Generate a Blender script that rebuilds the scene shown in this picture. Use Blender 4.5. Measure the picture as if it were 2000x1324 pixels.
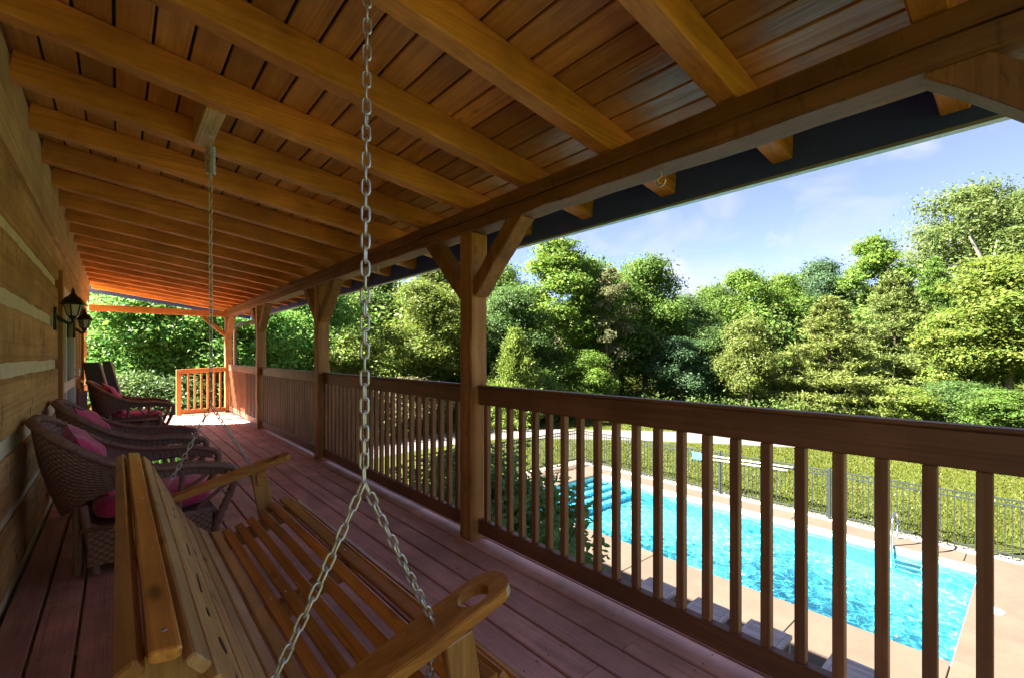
import bpy, math, random
import numpy as np
from mathutils import Vector, Matrix

scene = bpy.context.scene
C = scene.collection
R = math.radians
for o in list(bpy.data.objects):
    bpy.data.objects.remove(o)

# ------------------------------------------------------------------ camera
cd = bpy.data.cameras.new('camera')
cam = bpy.data.objects.new('camera', cd); C.objects.link(cam)
cd.sensor_width = 36.0
cd.lens = 16.1
cd.shift_y = 0.0159
cd.clip_start = 0.03; cd.clip_end = 3000
cam.location = (0, 0, 1.28)
cam.rotation_euler = (R(90), 0, R(-40.75))
scene.camera = cam

# ------------------------------------------------------------------ sun and sky
SUN_EL, SUN_AZ = 42.0, -55.0          # azimuth measured from +Y towards +X (sun stands far along the porch, house side)
sv = Vector((math.sin(R(SUN_AZ)) * math.cos(R(SUN_EL)), math.cos(R(SUN_AZ)) * math.cos(R(SUN_EL)), math.sin(R(SUN_EL))))
sd = bpy.data.lights.new('sun', 'SUN'); sun = bpy.data.objects.new('sun', sd); C.objects.link(sun)
sd.energy = 4.9; sd.angle = R(0.6); sd.color = (1.0, 0.93, 0.82)
sun.rotation_euler = sv.to_track_quat('Z', 'Y').to_euler()
sun.location = (0, 0, 60)

world = bpy.data.worlds.new('World'); scene.world = world
world.use_nodes = True
wt = world.node_tree; wt.nodes.clear()
def wn(t, **k):
    n = wt.nodes.new(t)
    for a, b in k.items(): setattr(n, a, b)
    return n
out = wn('ShaderNodeOutputWorld'); bg = wn('ShaderNodeBackground')
sky = wn('ShaderNodeTexSky', sky_type='NISHITA')
sky.sun_disc = False; sky.sun_elevation = R(SUN_EL); sky.sun_rotation = R(SUN_AZ)
sky.air_density = 0.36; sky.dust_density = 0.05; sky.ozone_density = 2.0
bg.inputs['Strength'].default_value = 0.05
# real clouds in the sky: thin cirrus streaks high up, small cumulus heads over the horizon
tc = wn('ShaderNodeTexCoord')
mapc = wn('ShaderNodeMapping'); mapc.inputs['Rotation'].default_value = (0, 0, R(28)); mapc.inputs['Scale'].default_value = (1.0, 4.2, 7.0)
cir = wn('ShaderNodeTexNoise'); cir.inputs['Scale'].default_value = 1.6; cir.inputs['Detail'].default_value = 7; cir.inputs['Distortion'].default_value = 0.6
cirr = wn('ShaderNodeValToRGB'); cirr.color_ramp.elements[0].position = 0.46; cirr.color_ramp.elements[1].position = 0.80
cirr.color_ramp.elements[0].color = (0.15, 0.15, 0.15, 1); cirr.color_ramp.elements[1].color = (0.85, 0.85, 0.85, 1)
mapk = wn('ShaderNodeMapping'); mapk.inputs['Scale'].default_value = (1.0, 1.0, 1.9); mapk.inputs['Location'].default_value = (3.1, 1.7, 0.0)
cum = wn('ShaderNodeTexNoise'); cum.inputs['Scale'].default_value = 4.6; cum.inputs['Detail'].default_value = 9; cum.inputs['Roughness'].default_value = 0.55
sep = wn('ShaderNodeSeparateXYZ')
band = wn('ShaderNodeMapRange'); band.inputs['From Min'].default_value = 0.10; band.inputs['From Max'].default_value = 0.27
band.inputs['To Min'].default_value = 0.085; band.inputs['To Max'].default_value = -0.16
cadd = wn('ShaderNodeMath', operation='ADD')
cumr = wn('ShaderNodeValToRGB'); cumr.color_ramp.elements[0].position = 0.53; cumr.color_ramp.elements[1].position = 0.66
mx1 = wn('ShaderNodeMixRGB'); mx2 = wn('ShaderNodeMixRGB')
mx1.inputs['Color2'].default_value = (1.65, 1.7, 1.8, 1); mx2.inputs['Color2'].default_value = (1.8, 1.8, 1.85, 1)
L = wt.links.new
L(tc.outputs['Generated'], mapc.inputs['Vector']); L(mapc.outputs[0], cir.inputs['Vector']); L(cir.outputs['Fac'], cirr.inputs['Fac'])
L(tc.outputs['Generated'], mapk.inputs['Vector']); L(mapk.outputs[0], cum.inputs['Vector'])
L(tc.outputs['Generated'], sep.inputs[0]); L(sep.outputs['Z'], band.inputs['Value'])
L(cum.outputs['Fac'], cadd.inputs[0]); L(band.outputs[0], cadd.inputs[1]); L(cadd.outputs[0], cumr.inputs['Fac'])
wbal = wn('ShaderNodeMixRGB', blend_type='MULTIPLY'); wbal.inputs['Fac'].default_value = 1.0; wbal.inputs['Color2'].default_value = (1.02, 0.86, 0.92, 1)   # camera white balance
L(sky.outputs[0], wbal.inputs['Color1']); L(wbal.outputs[0], mx1.inputs['Color1']); L(cirr.outputs['Color'], mx1.inputs['Fac'])
L(mx1.outputs[0], mx2.inputs['Color1']); L(cumr.outputs['Color'], mx2.inputs['Fac'])
L(mx2.outputs[0], bg.inputs['Color']); L(bg.outputs[0], out.inputs[0])

scene.view_settings.view_transform = 'Standard'
scene.view_settings.look = 'None'
scene.view_settings.exposure = 3.55
scene.view_settings.gamma = 1.0
scene.view_settings.use_curve_mapping = False
scene.render.engine = 'CYCLES'
cy = scene.cycles
cy.max_bounces = 14; cy.diffuse_bounces = 10; cy.glossy_bounces = 4; cy.transmission_bounces = 6; cy.transparent_max_bounces = 12
cy.use_denoising = True
cy.caustics_refractive = True; cy.caustics_reflective = False
cy.sample_clamp_indirect = 6.0

# ------------------------------------------------------------------ materials
def newmat(name):
    m = bpy.data.materials.new(name); m.use_nodes = True
    nt = m.node_tree; nt.nodes.clear()
    o = nt.nodes.new('ShaderNodeOutputMaterial'); p = nt.nodes.new('ShaderNodeBsdfPrincipled')
    nt.links.new(p.outputs[0], o.inputs[0])
    return m, nt, p, o
def node(nt, t, inp=None, **k):
    n = nt.nodes.new(t)
    for a, b in k.items(): setattr(n, a, b)
    for a, b in (inp or {}).items(): n.inputs[a].default_value = b
    return n
def c4(c): return (c[0], c[1], c[2], 1.0)
def ramp(nt, stops):
    n = nt.nodes.new('ShaderNodeValToRGB'); e = n.color_ramp.elements
    while len(e) > 1: e.remove(e[-1])
    e[0].position = stops[0][0]; e[0].color = c4(stops[0][1])
    for p, c in stops[1:]:
        x = e.new(p); x.color = c4(c)
    return n
def objcoord(nt, scale=(1, 1, 1), rand=True):
    tc = node(nt, 'ShaderNodeTexCoord'); v = tc.outputs['Object']
    if rand:
        oi = node(nt, 'ShaderNodeObjectInfo')
        mu = node(nt, 'ShaderNodeVectorMath', operation='SCALE'); mu.inputs[0].default_value = (17.3, 9.1, 23.7)
        nt.links.new(oi.outputs['Random'], mu.inputs['Scale'])
        ad = node(nt, 'ShaderNodeVectorMath', operation='ADD')
        nt.links.new(v, ad.inputs[0]); nt.links.new(mu.outputs[0], ad.inputs[1]); v = ad.outputs[0]
    mp = node(nt, 'ShaderNodeMapping', {'Scale': scale})
    nt.links.new(v, mp.inputs['Vector'])
    return mp.outputs[0], v

def wood(name, dark, light, axis='Y', fine=1.0, rough=0.6, bump=0.35, spec=0.35, var=0.28, knots=0.0, flecks=0.0, wear=None, coat=0.0, bumpd=0.004, patch=0.0):
    m, nt, p, o = newmat(name); lk = nt.links.new
    lo, hi = 0.9 * fine, 16.0 * fine
    sc = {'X': (lo, hi, hi), 'Y': (hi, lo, hi), 'Z': (hi, hi, lo)}[axis]
    v, raw = objcoord(nt, sc)
    n1 = node(nt, 'ShaderNodeTexNoise', {'Scale': 1.0, 'Detail': 7.0, 'Roughness': 0.62, 'Distortion': 1.1}); lk(v, n1.inputs['Vector'])
    r1 = ramp(nt, [(0.30, dark), (0.50, tuple(0.5 * (a + b) for a, b in zip(dark, light))), (0.68, light)]); lk(n1.outputs['Fac'], r1.inputs['Fac'])
    n2 = node(nt, 'ShaderNodeTexNoise', {'Scale': 2.1, 'Detail': 4.0, 'Roughness': 0.6}); lk(raw, n2.inputs['Vector'])
    mr = node(nt, 'ShaderNodeMapRange', {'From Min': 0.3, 'From Max': 0.7, 'To Min': 0.70, 'To Max': 1.24}); lk(n2.outputs['Fac'], mr.inputs['Value'])
    oi = node(nt, 'ShaderNodeObjectInfo')
    mv = node(nt, 'ShaderNodeMapRange', {'To Min': 1 - var, 'To Max': 1 + var}); lk(oi.outputs['Random'], mv.inputs['Value'])
    mm = node(nt, 'ShaderNodeMath', operation='MULTIPLY'); lk(mr.outputs[0], mm.inputs[0]); lk(mv.outputs[0], mm.inputs[1])
    hs = node(nt, 'ShaderNodeHueSaturation'); lk(r1.outputs[0], hs.inputs['Color']); lk(mm.outputs[0], hs.inputs['Value'])
    col = hs.outputs[0]
    # thin dark grain lines and drying checks along the fibre
    gl = {'X': (.7, 95, 95), 'Y': (95, .7, 95), 'Z': (95, 95, .7)}[axis]
    mg = node(nt, 'ShaderNodeMapping', {'Scale': tuple(g_ * fine for g_ in gl)}); lk(raw, mg.inputs['Vector'])
    ng = node(nt, 'ShaderNodeTexNoise', {'Scale': 1.0, 'Detail': 3.0, 'Roughness': 0.6, 'Distortion': 0.4}); lk(mg.outputs[0], ng.inputs['Vector'])
    rg_ = ramp(nt, [(0.34, (1, 1, 1)), (0.52, (0, 0, 0))]); lk(ng.outputs['Fac'], rg_.inputs['Fac'])
    gf = node(nt, 'ShaderNodeMath', {1: 0.42}, operation='MULTIPLY'); lk(rg_.outputs[0], gf.inputs[0])
    mgx = node(nt, 'ShaderNodeMixRGB', {'Color2': c4(tuple(x * 0.62 for x in dark))}); lk(gf.outputs[0], mgx.inputs['Fac']); lk(col, mgx.inputs['Color1']); col = mgx.outputs[0]
    if knots:
        kn = {'X': (3.2, 11, 11), 'Y': (11, 3.2, 11), 'Z': (11, 11, 3.2)}[axis]
        mp = node(nt, 'ShaderNodeMapping', {'Scale': kn}); lk(raw, mp.inputs['Vector'])
        vo = node(nt, 'ShaderNodeTexVoronoi', {'Scale': 1.0}); lk(mp.outputs[0], vo.inputs['Vector'])
        kr = ramp(nt, [(0.06, (1, 1, 1)), (0.20, (0, 0, 0))]); lk(vo.outputs['Distance'], kr.inputs['Fac'])
        kf = node(nt, 'ShaderNodeMath', {1: knots}, operation='MULTIPLY'); lk(kr.outputs[0], kf.inputs[0])
        mk = node(nt, 'ShaderNodeMixRGB', {'Color2': c4(tuple(x * 0.2 for x in dark))}); lk(kf.outputs[0], mk.inputs['Fac']); lk(col, mk.inputs['Color1']); col = mk.outputs[0]
    if flecks:
        # axe nicks and checks: short dark dashes across the face
        fs = {'X': (26, 26, 9), 'Y': (15, 15, 5.0), 'Z': (30, 30, 7)}[axis]
        mp = node(nt, 'ShaderNodeMapping', {'Scale': fs}); lk(raw, mp.inputs['Vector'])
        nf = node(nt, 'ShaderNodeTexNoise', {'Scale': 1.0, 'Detail': 3.0, 'Roughness': 0.7}); lk(mp.outputs[0], nf.inputs['Vector'])
        fr = ramp(nt, [(0.615, (0, 0, 0)), (0.665, (1, 1, 1))]); lk(nf.outputs['Fac'], fr.inputs['Fac'])
        ff = node(nt, 'ShaderNodeMath', {1: flecks}, operation='MULTIPLY'); lk(fr.outputs[0], ff.inputs[0])
        mk = node(nt, 'ShaderNodeMixRGB', {'Color2': c4(tuple(x * 0.25 for x in dark))}); lk(ff.outputs[0], mk.inputs['Fac']); lk(col, mk.inputs['Color1']); col = mk.outputs[0]
    if wear:
        nw = node(nt, 'ShaderNodeTexNoise', {'Scale': 0.8, 'Detail': 10.0, 'Roughness': 0.8}); lk(v, nw.inputs['Vector'])
        wr = ramp(nt, [(0.56, (0, 0, 0)), (0.68, (1, 1, 1))]); lk(nw.outputs['Fac'], wr.inputs['Fac'])
        wf = node(nt, 'ShaderNodeMath', {1: wear[1]}, operation='MULTIPLY'); lk(wr.outputs[0], wf.inputs[0])
        mk = node(nt, 'ShaderNodeMixRGB', {'Color2': c4(wear[0])}); lk(wf.outputs[0], mk.inputs['Fac']); lk(col, mk.inputs['Color1']); col = mk.outputs[0]
    if patch:
        _, flat_ = objcoord(nt, rand=False)
        np_ = node(nt, 'ShaderNodeTexNoise', {'Scale': 1.3, 'Detail': 9.0, 'Roughness': 0.7}); lk(flat_, np_.inputs['Vector'])
        pr = node(nt, 'ShaderNodeMapRange', {'From Min': 0.3, 'From Max': 0.7, 'To Min': 1 - patch, 'To Max': 1 + patch}); lk(np_.outputs['Fac'], pr.inputs['Value'])
        ph = node(nt, 'ShaderNodeHueSaturation'); lk(col, ph.inputs['Color']); lk(pr.outputs[0], ph.inputs['Value']); col = ph.outputs[0]
    lk(col, p.inputs['Base Color'])
    p.inputs['Specular IOR Level'].default_value = spec
    rr = node(nt, 'ShaderNodeMapRange', {'To Min': rough - 0.12, 'To Max': rough + 0.15}); lk(n1.outputs['Fac'], rr.inputs['Value']); lk(rr.outputs[0], p.inputs['Roughness'])
    p.inputs['Coat Weight'].default_value = coat; p.inputs['Coat Roughness'].default_value = 0.22
    mb = node(nt, 'ShaderNodeMapping', {'Scale': tuple(2.2 * s if s > 5 else 1.6 * s for s in sc)}); lk(raw, mb.inputs['Vector'])
    nb = node(nt, 'ShaderNodeTexNoise', {'Scale': 1.0, 'Detail': 5.0, 'Roughness': 0.65, 'Distortion': 0.8}); lk(mb.outputs[0], nb.inputs['Vector'])
    sm = node(nt, 'ShaderNodeMath', operation='ADD'); lk(nb.outputs['Fac'], sm.inputs[0]); lk(n2.outputs['Fac'], sm.inputs[1])
    b = node(nt, 'ShaderNodeBump', {'Strength': bump, 'Distance': bumpd}); lk(sm.outputs[0], b.inputs['Height']); lk(b.outputs[0], p.inputs['Normal'])
    return m

def plain(name, col, rough=0.5, metal=0.0, spec=0.5, noise=0.0, nscale=20.0, bump=0.0, var=0.0, coat=0.0):
    m, nt, p, o = newmat(name); lk = nt.links.new
    p.inputs['Roughness'].default_value = rough; p.inputs['Metallic'].default_value = metal; p.inputs['Specular IOR Level'].default_value = spec
    p.inputs['Coat Weight'].default_value = coat
    v, raw = objcoord(nt)
    n = node(nt, 'ShaderNodeTexNoise', {'Scale': nscale, 'Detail': 6.0, 'Roughness': 0.65}); lk(v, n.inputs['Vector'])
    mr = node(nt, 'ShaderNodeMapRange', {'From Min': 0.25, 'From Max': 0.75, 'To Min': 1 - noise, 'To Max': 1 + noise}); lk(n.outputs['Fac'], mr.inputs['Value'])
    oi = node(nt, 'ShaderNodeObjectInfo')
    mv = node(nt, 'ShaderNodeMapRange', {'To Min': 1 - var, 'To Max': 1 + var}); lk(oi.outputs['Random'], mv.inputs['Value'])
    mm = node(nt, 'ShaderNodeMath', operation='MULTIPLY'); lk(mr.outputs[0], mm.inputs[0]); lk(mv.outputs[0], mm.inputs[1])
    hs = node(nt, 'ShaderNodeHueSaturation', {'Color': c4(col)}); lk(mm.outputs[0], hs.inputs['Value']); lk(hs.outputs[0], p.inputs['Base Color'])
    if bump:
        b = node(nt, 'ShaderNodeBump', {'Strength': bump, 'Distance': 0.01}); lk(n.outputs['Fac'], b.inputs['Height']); lk(b.outputs[0], p.inputs['Normal'])
    return m

M = {}
M['rafter'] = wood('rafter_wood', (0.66, 0.270, 0.068), (0.83, 0.400, 0.118), 'X', 0.8, 0.62, 0.3, 0.3, 0.12, knots=0.35)
M['ceiling'] = wood('ceiling_wood', (0.58, 0.265, 0.068), (0.82, 0.445, 0.145), 'Y', 0.9, 0.36, 0.8, 0.6, 0.24, knots=0.35, bumpd=0.006)
M['plate'] = wood('wall_plate_wood', (0.50, 0.29, 0.10), (0.70, 0.44, 0.18), 'Y', 0.7, 0.65, 0.3, 0.25, 0.08)
M['log'] = wood('log_wood', (0.56, 0.29, 0.09), (0.80, 0.49, 0.19), 'Y', 0.45, 0.7, 0.9, 0.25, 0.14, flecks=0.9, bumpd=0.025)
M['post'] = wood('post_wood', (0.30, 0.13, 0.036), (0.52, 0.25, 0.075), 'Z', 0.6, 0.55, 0.4, 0.35, 0.06, flecks=0.7)
M['brace'] = wood('brace_wood', (0.22, 0.095, 0.030), (0.40, 0.19, 0.062), 'Z', 0.6, 0.6, 0.5, 0.3, 0.06, flecks=0.5)
M['beam'] = wood('beam_wood', (0.17, 0.072, 0.030), (0.34, 0.16, 0.065), 'Y', 0.6, 0.6, 0.45, 0.3, 0.08, flecks=0.35)
M['rail'] = wood('rail_stain', (0.16, 0.068, 0.034), (0.25, 0.115, 0.058), 'Y', 0.8, 0.5, 0.15, 0.35, 0.05)
M['baluster'] = wood('baluster_stain', (0.21, 0.092, 0.042), (0.33, 0.155, 0.072), 'Z', 1.2, 0.5, 0.2, 0.35, 0.1)
M['endrail'] = wood('end_rail_sunlit', (0.38, 0.155, 0.045), (0.54, 0.245, 0.08), 'X', 0.8, 0.5, 0.2, 0.35, 0.08)  # brighter orange puts the far end's bounced sunlight into the colour
M['deck'] = wood('deck_paint', (0.58, 0.29, 0.235), (0.70, 0.385, 0.315), 'Y', 1.5, 0.52, 0.3, 0.4, 0.17, wear=((0.24, 0.115, 0.09), 0.75), bumpd=0.002, patch=0.22)
M['swing'] = wood('swing_wood', (0.34, 0.115, 0.016), (0.66, 0.29, 0.055), 'Y', 1.0, 0.36, 0.25, 0.4, 0.24, knots=0.75, coat=0.4, bumpd=0.002)
M['swingpale'] = wood('swing_wood_pale', (0.50, 0.255, 0.075), (0.72, 0.46, 0.18), 'Y', 1.1, 0.42, 0.3, 0.4, 0.16, knots=0.7, coat=0.15, bumpd=0.002)  # paler tone for the back slats and the rear seat slat
M['swingx'] = wood('swing_arm_wood', (0.32, 0.115, 0.018), (0.62, 0.28, 0.055), 'X', 1.0, 0.40, 0.2, 0.4, 0.1, knots=0.6, coat=0.15, bumpd=0.002)
M['swingz'] = wood('swing_frame_wood', (0.32, 0.14, 0.026), (0.60, 0.32, 0.08), 'Z', 1.0, 0.35, 0.2, 0.5, 0.1, knots=0.5, coat=0.3, bumpd=0.002)
M['pine'] = wood('raw_pine', (0.56, 0.38, 0.16), (0.80, 0.62, 0.34), 'Y', 1.2, 0.6, 0.3, 0.3, 0.05)
M['doorwood'] = wood('door_wood', (0.26, 0.11, 0.03), (0.44, 0.21, 0.065), 'Z', 0.8, 0.4, 0.2, 0.4, 0.05)
M['chink'] = plain('chinking_mortar', (0.88, 0.77, 0.47), 0.9, noise=0.16, nscale=7, bump=0.8)
M['fascia'] = plain('fascia_slate_paint', (0.06, 0.13, 0.55), 0.45, noise=0.1, nscale=6)
M['drip'] = plain('drip_edge_metal', (0.42, 0.56, 0.58), 0.35, metal=0.3)
M['shingle'] = plain('roof_shingles', (0.09, 0.085, 0.08), 0.95, noise=0.3, nscale=14, bump=0.5)
M['zinc'] = plain('galvanised_steel', (0.62, 0.63, 0.62), 0.36, metal=0.85, noise=0.22, nscale=60)
M['steel'] = plain('stainless_steel', (0.72, 0.74, 0.77), 0.18, metal=1.0)
M['black'] = plain('black_lantern_paint', (0.016, 0.017, 0.017), 0.35)
M['fence'] = plain('fence_paint', (0.010, 0.016, 0.014), 0.5)
M['white'] = plain('white_trim_paint', (0.78, 0.77, 0.70), 0.4, noise=0.06)
M['brass'] = plain('brass', (0.75, 0.50, 0.16), 0.25, metal=1.0)
M['pipe'] = plain('downspout_paint', (0.11, 0.058, 0.045), 0.4)
M['dark'] = plain('dark_panel_laminate', (0.020, 0.012, 0.020), 0.35, noise=0.2)
M['edge'] = plain('pale_edge_strip', (0.55, 0.47, 0.47), 0.5)
M['mauvepost'] = plain('mauve_paint', (0.28, 0.14, 0.14), 0.5, noise=0.15)
M['tabletop'] = None
M['lounge'] = wood('lounger_slat_resin', (0.34, 0.27, 0.25), (0.46, 0.37, 0.34), 'Y', 1.0, 0.5, 0.1, 0.4, 0.1)
M['loungeleg'] = plain('lounger_leg_resin', (0.40, 0.34, 0.30), 0.5)
M['plastic'] = plain('white_plastic', (0.55, 0.55, 0.55), 0.35)
M['tileline'] = plain('grey_tile_line', (0.16, 0.18, 0.17), 0.4, noise=0.2, nscale=30)
M['net'] = plain('blue_net', (0.035, 0.13, 0.30), 0.6, noise=0.2, nscale=90)
M['gravel'] = plain('pale_gravel', (0.30, 0.27, 0.24), 0.9, noise=0.55, nscale=55, bump=1.0)
M['bark'] = wood('bark', (0.07, 0.052, 0.038), (0.19, 0.15, 0.115), 'Z', 0.25, 0.9, 0.9, 0.15, 0.25, bumpd=0.03)
M['palebark'] = wood('pale_bark', (0.22, 0.19, 0.16), (0.42, 0.38, 0.33), 'Z', 0.25, 0.9, 0.9, 0.15, 0.1, bumpd=0.03)
M['stone'] = plain('foundation_stone', (0.33, 0.29, 0.25), 0.9, noise=0.3, nscale=5, bump=0.6)
M['shed'] = plain('shed_pale_siding', (0.45, 0.44, 0.45), 0.6, noise=0.06)

def wicker():
    m, nt, p, o = newmat('brown_wicker'); lk = nt.links.new
    uv = node(nt, 'ShaderNodeUVMap'); at = node(nt, 'ShaderNodeAttribute', attribute_name='weave')
    v, raw = objcoord(nt, (60, 60, 60))
    n = node(nt, 'ShaderNodeTexNoise', {'Scale': 1.0, 'Detail': 4.0}); lk(v, n.inputs['Vector'])
    ad = node(nt, 'ShaderNodeMath', operation='ADD'); lk(at.outputs['Fac'], ad.inputs[0])
    ns = node(nt, 'ShaderNodeMapRange', {'To Min': -0.25, 'To Max': 0.25}); lk(n.outputs['Fac'], ns.inputs['Value']); lk(ns.outputs[0], ad.inputs[1])
    r = ramp(nt, [(0.0, (0.10, 0.052, 0.036)), (0.5, (0.31, 0.175, 0.12)), (1.0, (0.52, 0.345, 0.26))]); lk(ad.outputs[0], r.inputs['Fac'])
    lk(r.outputs[0], p.inputs['Base Color'])
    p.inputs['Roughness'].default_value = 0.42
    vs, raw2 = objcoord(nt, (220, 220, 220))
    n2 = node(nt, 'ShaderNodeTexNoise', {'Scale': 1.0, 'Detail': 2.0}); lk(vs, n2.inputs['Vector'])
    b = node(nt, 'ShaderNodeBump', {'Strength': 0.5, 'Distance': 0.003}); lk(n2.outputs['Fac'], b.inputs['Height']); lk(b.outputs[0], p.inputs['Normal'])
    return m
M['wicker'] = wicker()

def fabric():
    m, nt, p, o = newmat('magenta_canvas'); lk = nt.links.new
    v, raw = objcoord(nt)
    n = node(nt, 'ShaderNodeTexNoise', {'Scale': 5.0, 'Detail': 4.0}); lk(v, n.inputs['Vector'])
    r = ramp(nt, [(0.3, (0.60, 0.026, 0.125)), (0.7, (0.76, 0.055, 0.19))]); lk(n.outputs['Fac'], r.inputs['Fac']); lk(r.outputs[0], p.inputs['Base Color'])
    p.inputs['Roughness'].default_value = 0.85; p.inputs['Sheen Weight'].default_value = 0.4
    v2, raw2 = objcoord(nt, (260, 260, 260))
    w = node(nt, 'ShaderNodeTexNoise', {'Scale': 1.0}); lk(v2, w.inputs['Vector'])
    n3 = node(nt, 'ShaderNodeTexNoise', {'Scale': 7.0, 'Detail': 3.0, 'Distortion': 1.2}); lk(v, n3.inputs['Vector'])
    b0 = node(nt, 'ShaderNodeBump', {'Strength': 0.7, 'Distance': 0.03}); lk(n3.outputs['Fac'], b0.inputs['Height'])
    b = node(nt, 'ShaderNodeBump', {'Strength': 0.3, 'Distance': 0.002}); lk(w.outputs['Fac'], b.inputs['Height']); lk(b0.outputs[0], b.inputs['Normal']); lk(b.outputs[0], p.inputs['Normal'])
    return m
M['fabric'] = fabric()

def glass(name, tint=(0.9, 0.95, 0.93), rough=0.02):
    m, nt, p, o = newmat(name); lk = nt.links.new
    nt.nodes.remove(p)
    tr = node(nt, 'ShaderNodeBsdfTransparent', {'Color': c4(tint)}); gl = node(nt, 'ShaderNodeBsdfGlossy', {'Roughness': rough})
    fr = node(nt, 'ShaderNodeFresnel', {'IOR': 1.5}); mx = node(nt, 'ShaderNodeMixShader')
    lk(fr.outputs[0], mx.inputs[0]); lk(tr.outputs[0], mx.inputs[1]); lk(gl.outputs[0], mx.inputs[2]); lk(mx.outputs[0], o.inputs[0])
    return m
M['glass'] = glass('clear_glass')
M['frosted'] = plain('frosted_lantern_glass', (0.62, 0.60, 0.52), 0.25, noise=0.1)
M['tabletop'] = glass('greenish_table_glass', (0.45, 0.62, 0.55), 0.03)

def concrete(name, base, dark):
    m, nt, p, o = newmat(name); lk = nt.links.new
    v, raw = objcoord(nt, rand=True)
    a = node(nt, 'ShaderNodeTexNoise', {'Scale': 1.1, 'Detail': 9.0, 'Roughness': 0.74}); lk(raw, a.inputs['Vector'])
    b_ = node(nt, 'ShaderNodeTexNoise', {'Scale': 45.0, 'Detail': 4.0}); lk(raw, b_.inputs['Vector'])
    r = ramp(nt, [(0.32, dark), (0.62, base)]); lk(a.outputs['Fac'], r.inputs['Fac'])
    mr = node(nt, 'ShaderNodeMapRange', {'To Min': 0.86, 'To Max': 1.14}); lk(b_.outputs['Fac'], mr.inputs['Value'])
    hs = node(nt, 'ShaderNodeHueSaturation'); lk(r.outputs[0], hs.inputs['Color']); lk(mr.outputs[0], hs.inputs['Value']); lk(hs.outputs[0], p.inputs['Base Color'])
    p.inputs['Roughness'].default_value = 0.85
    bp = node(nt, 'ShaderNodeBump', {'Strength': 0.25, 'Distance': 0.004}); lk(b_.outputs['Fac'], bp.inputs['Height']); lk(bp.outputs[0], p.inputs['Normal'])
    return m
M['slab'] = concrete('pool_deck_concrete', (0.086, 0.060, 0.040), (0.060, 0.042, 0.029))
M['road'] = concrete('driveway_concrete', (0.12, 0.108, 0.105), (0.10, 0.088, 0.084))

def grassmat():
    m, nt, p, o = newmat('lawn_grass'); lk = nt.links.new
    v, raw = objcoord(nt, rand=False)
    a = node(nt, 'ShaderNodeTexNoise', {'Scale': 0.32, 'Detail': 8.0, 'Roughness': 0.72}); lk(v, a.inputs['Vector'])
    mp = node(nt, 'ShaderNodeMapping', {'Scale': (9, 9, 9)}); lk(v, mp.inputs['Vector'])
    b_ = node(nt, 'ShaderNodeTexNoise', {'Scale': 2.0, 'Detail': 6.0, 'Roughness': 0.8}); lk(mp.outputs[0], b_.inputs['Vector'])
    r = ramp(nt, [(0.28, (0.042, 0.056, 0.008)), (0.5, (0.063, 0.076, 0.010)), (0.72, (0.088, 0.088, 0.016))]); lk(a.outputs['Fac'], r.inputs['Fac'])
    mr = node(nt, 'ShaderNodeMapRange', {'From Min': 0.25, 'From Max': 0.75, 'To Min': 0.55, 'To Max': 1.35}); lk(b_.outputs['Fac'], mr.inputs['Value'])
    # faint mowing bands
    sp = node(nt, 'ShaderNodeSeparateXYZ'); lk(v, sp.inputs[0])
    sn = node(nt, 'ShaderNodeMath', {1: 2.6}, operation='MULTIPLY'); lk(sp.outputs['X'], sn.inputs[0])
    s2 = node(nt, 'ShaderNodeMath', operation='SINE'); lk(sn.outputs[0], s2.inputs[0])
    s3 = node(nt, 'ShaderNodeMapRange', {'From Min': -1.0, 'To Min': 0.93, 'To Max': 1.07}); lk(s2.outputs[0], s3.inputs['Value'])
    mm = node(nt, 'ShaderNodeMath', operation='MULTIPLY'); lk(mr.outputs[0], mm.inputs[0]); lk(s3.outputs[0], mm.inputs[1])
    hs = node(nt, 'ShaderNodeHueSaturation'); lk(r.outputs[0], hs.inputs['Color']); lk(mm.outputs[0], hs.inputs['Value']); lk(hs.outputs[0], p.inputs['Base Color'])
    p.inputs['Roughness'].default_value = 0.9; p.inputs['Specular IOR Level'].default_value = 0.15
    bp = node(nt, 'ShaderNodeBump', {'Strength': 1.0, 'Distance': 0.06}); lk(b_.outputs['Fac'], bp.inputs['Height']); lk(bp.outputs[0], p.inputs['Normal'])
    return m
M['grass'] = grassmat()

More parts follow.
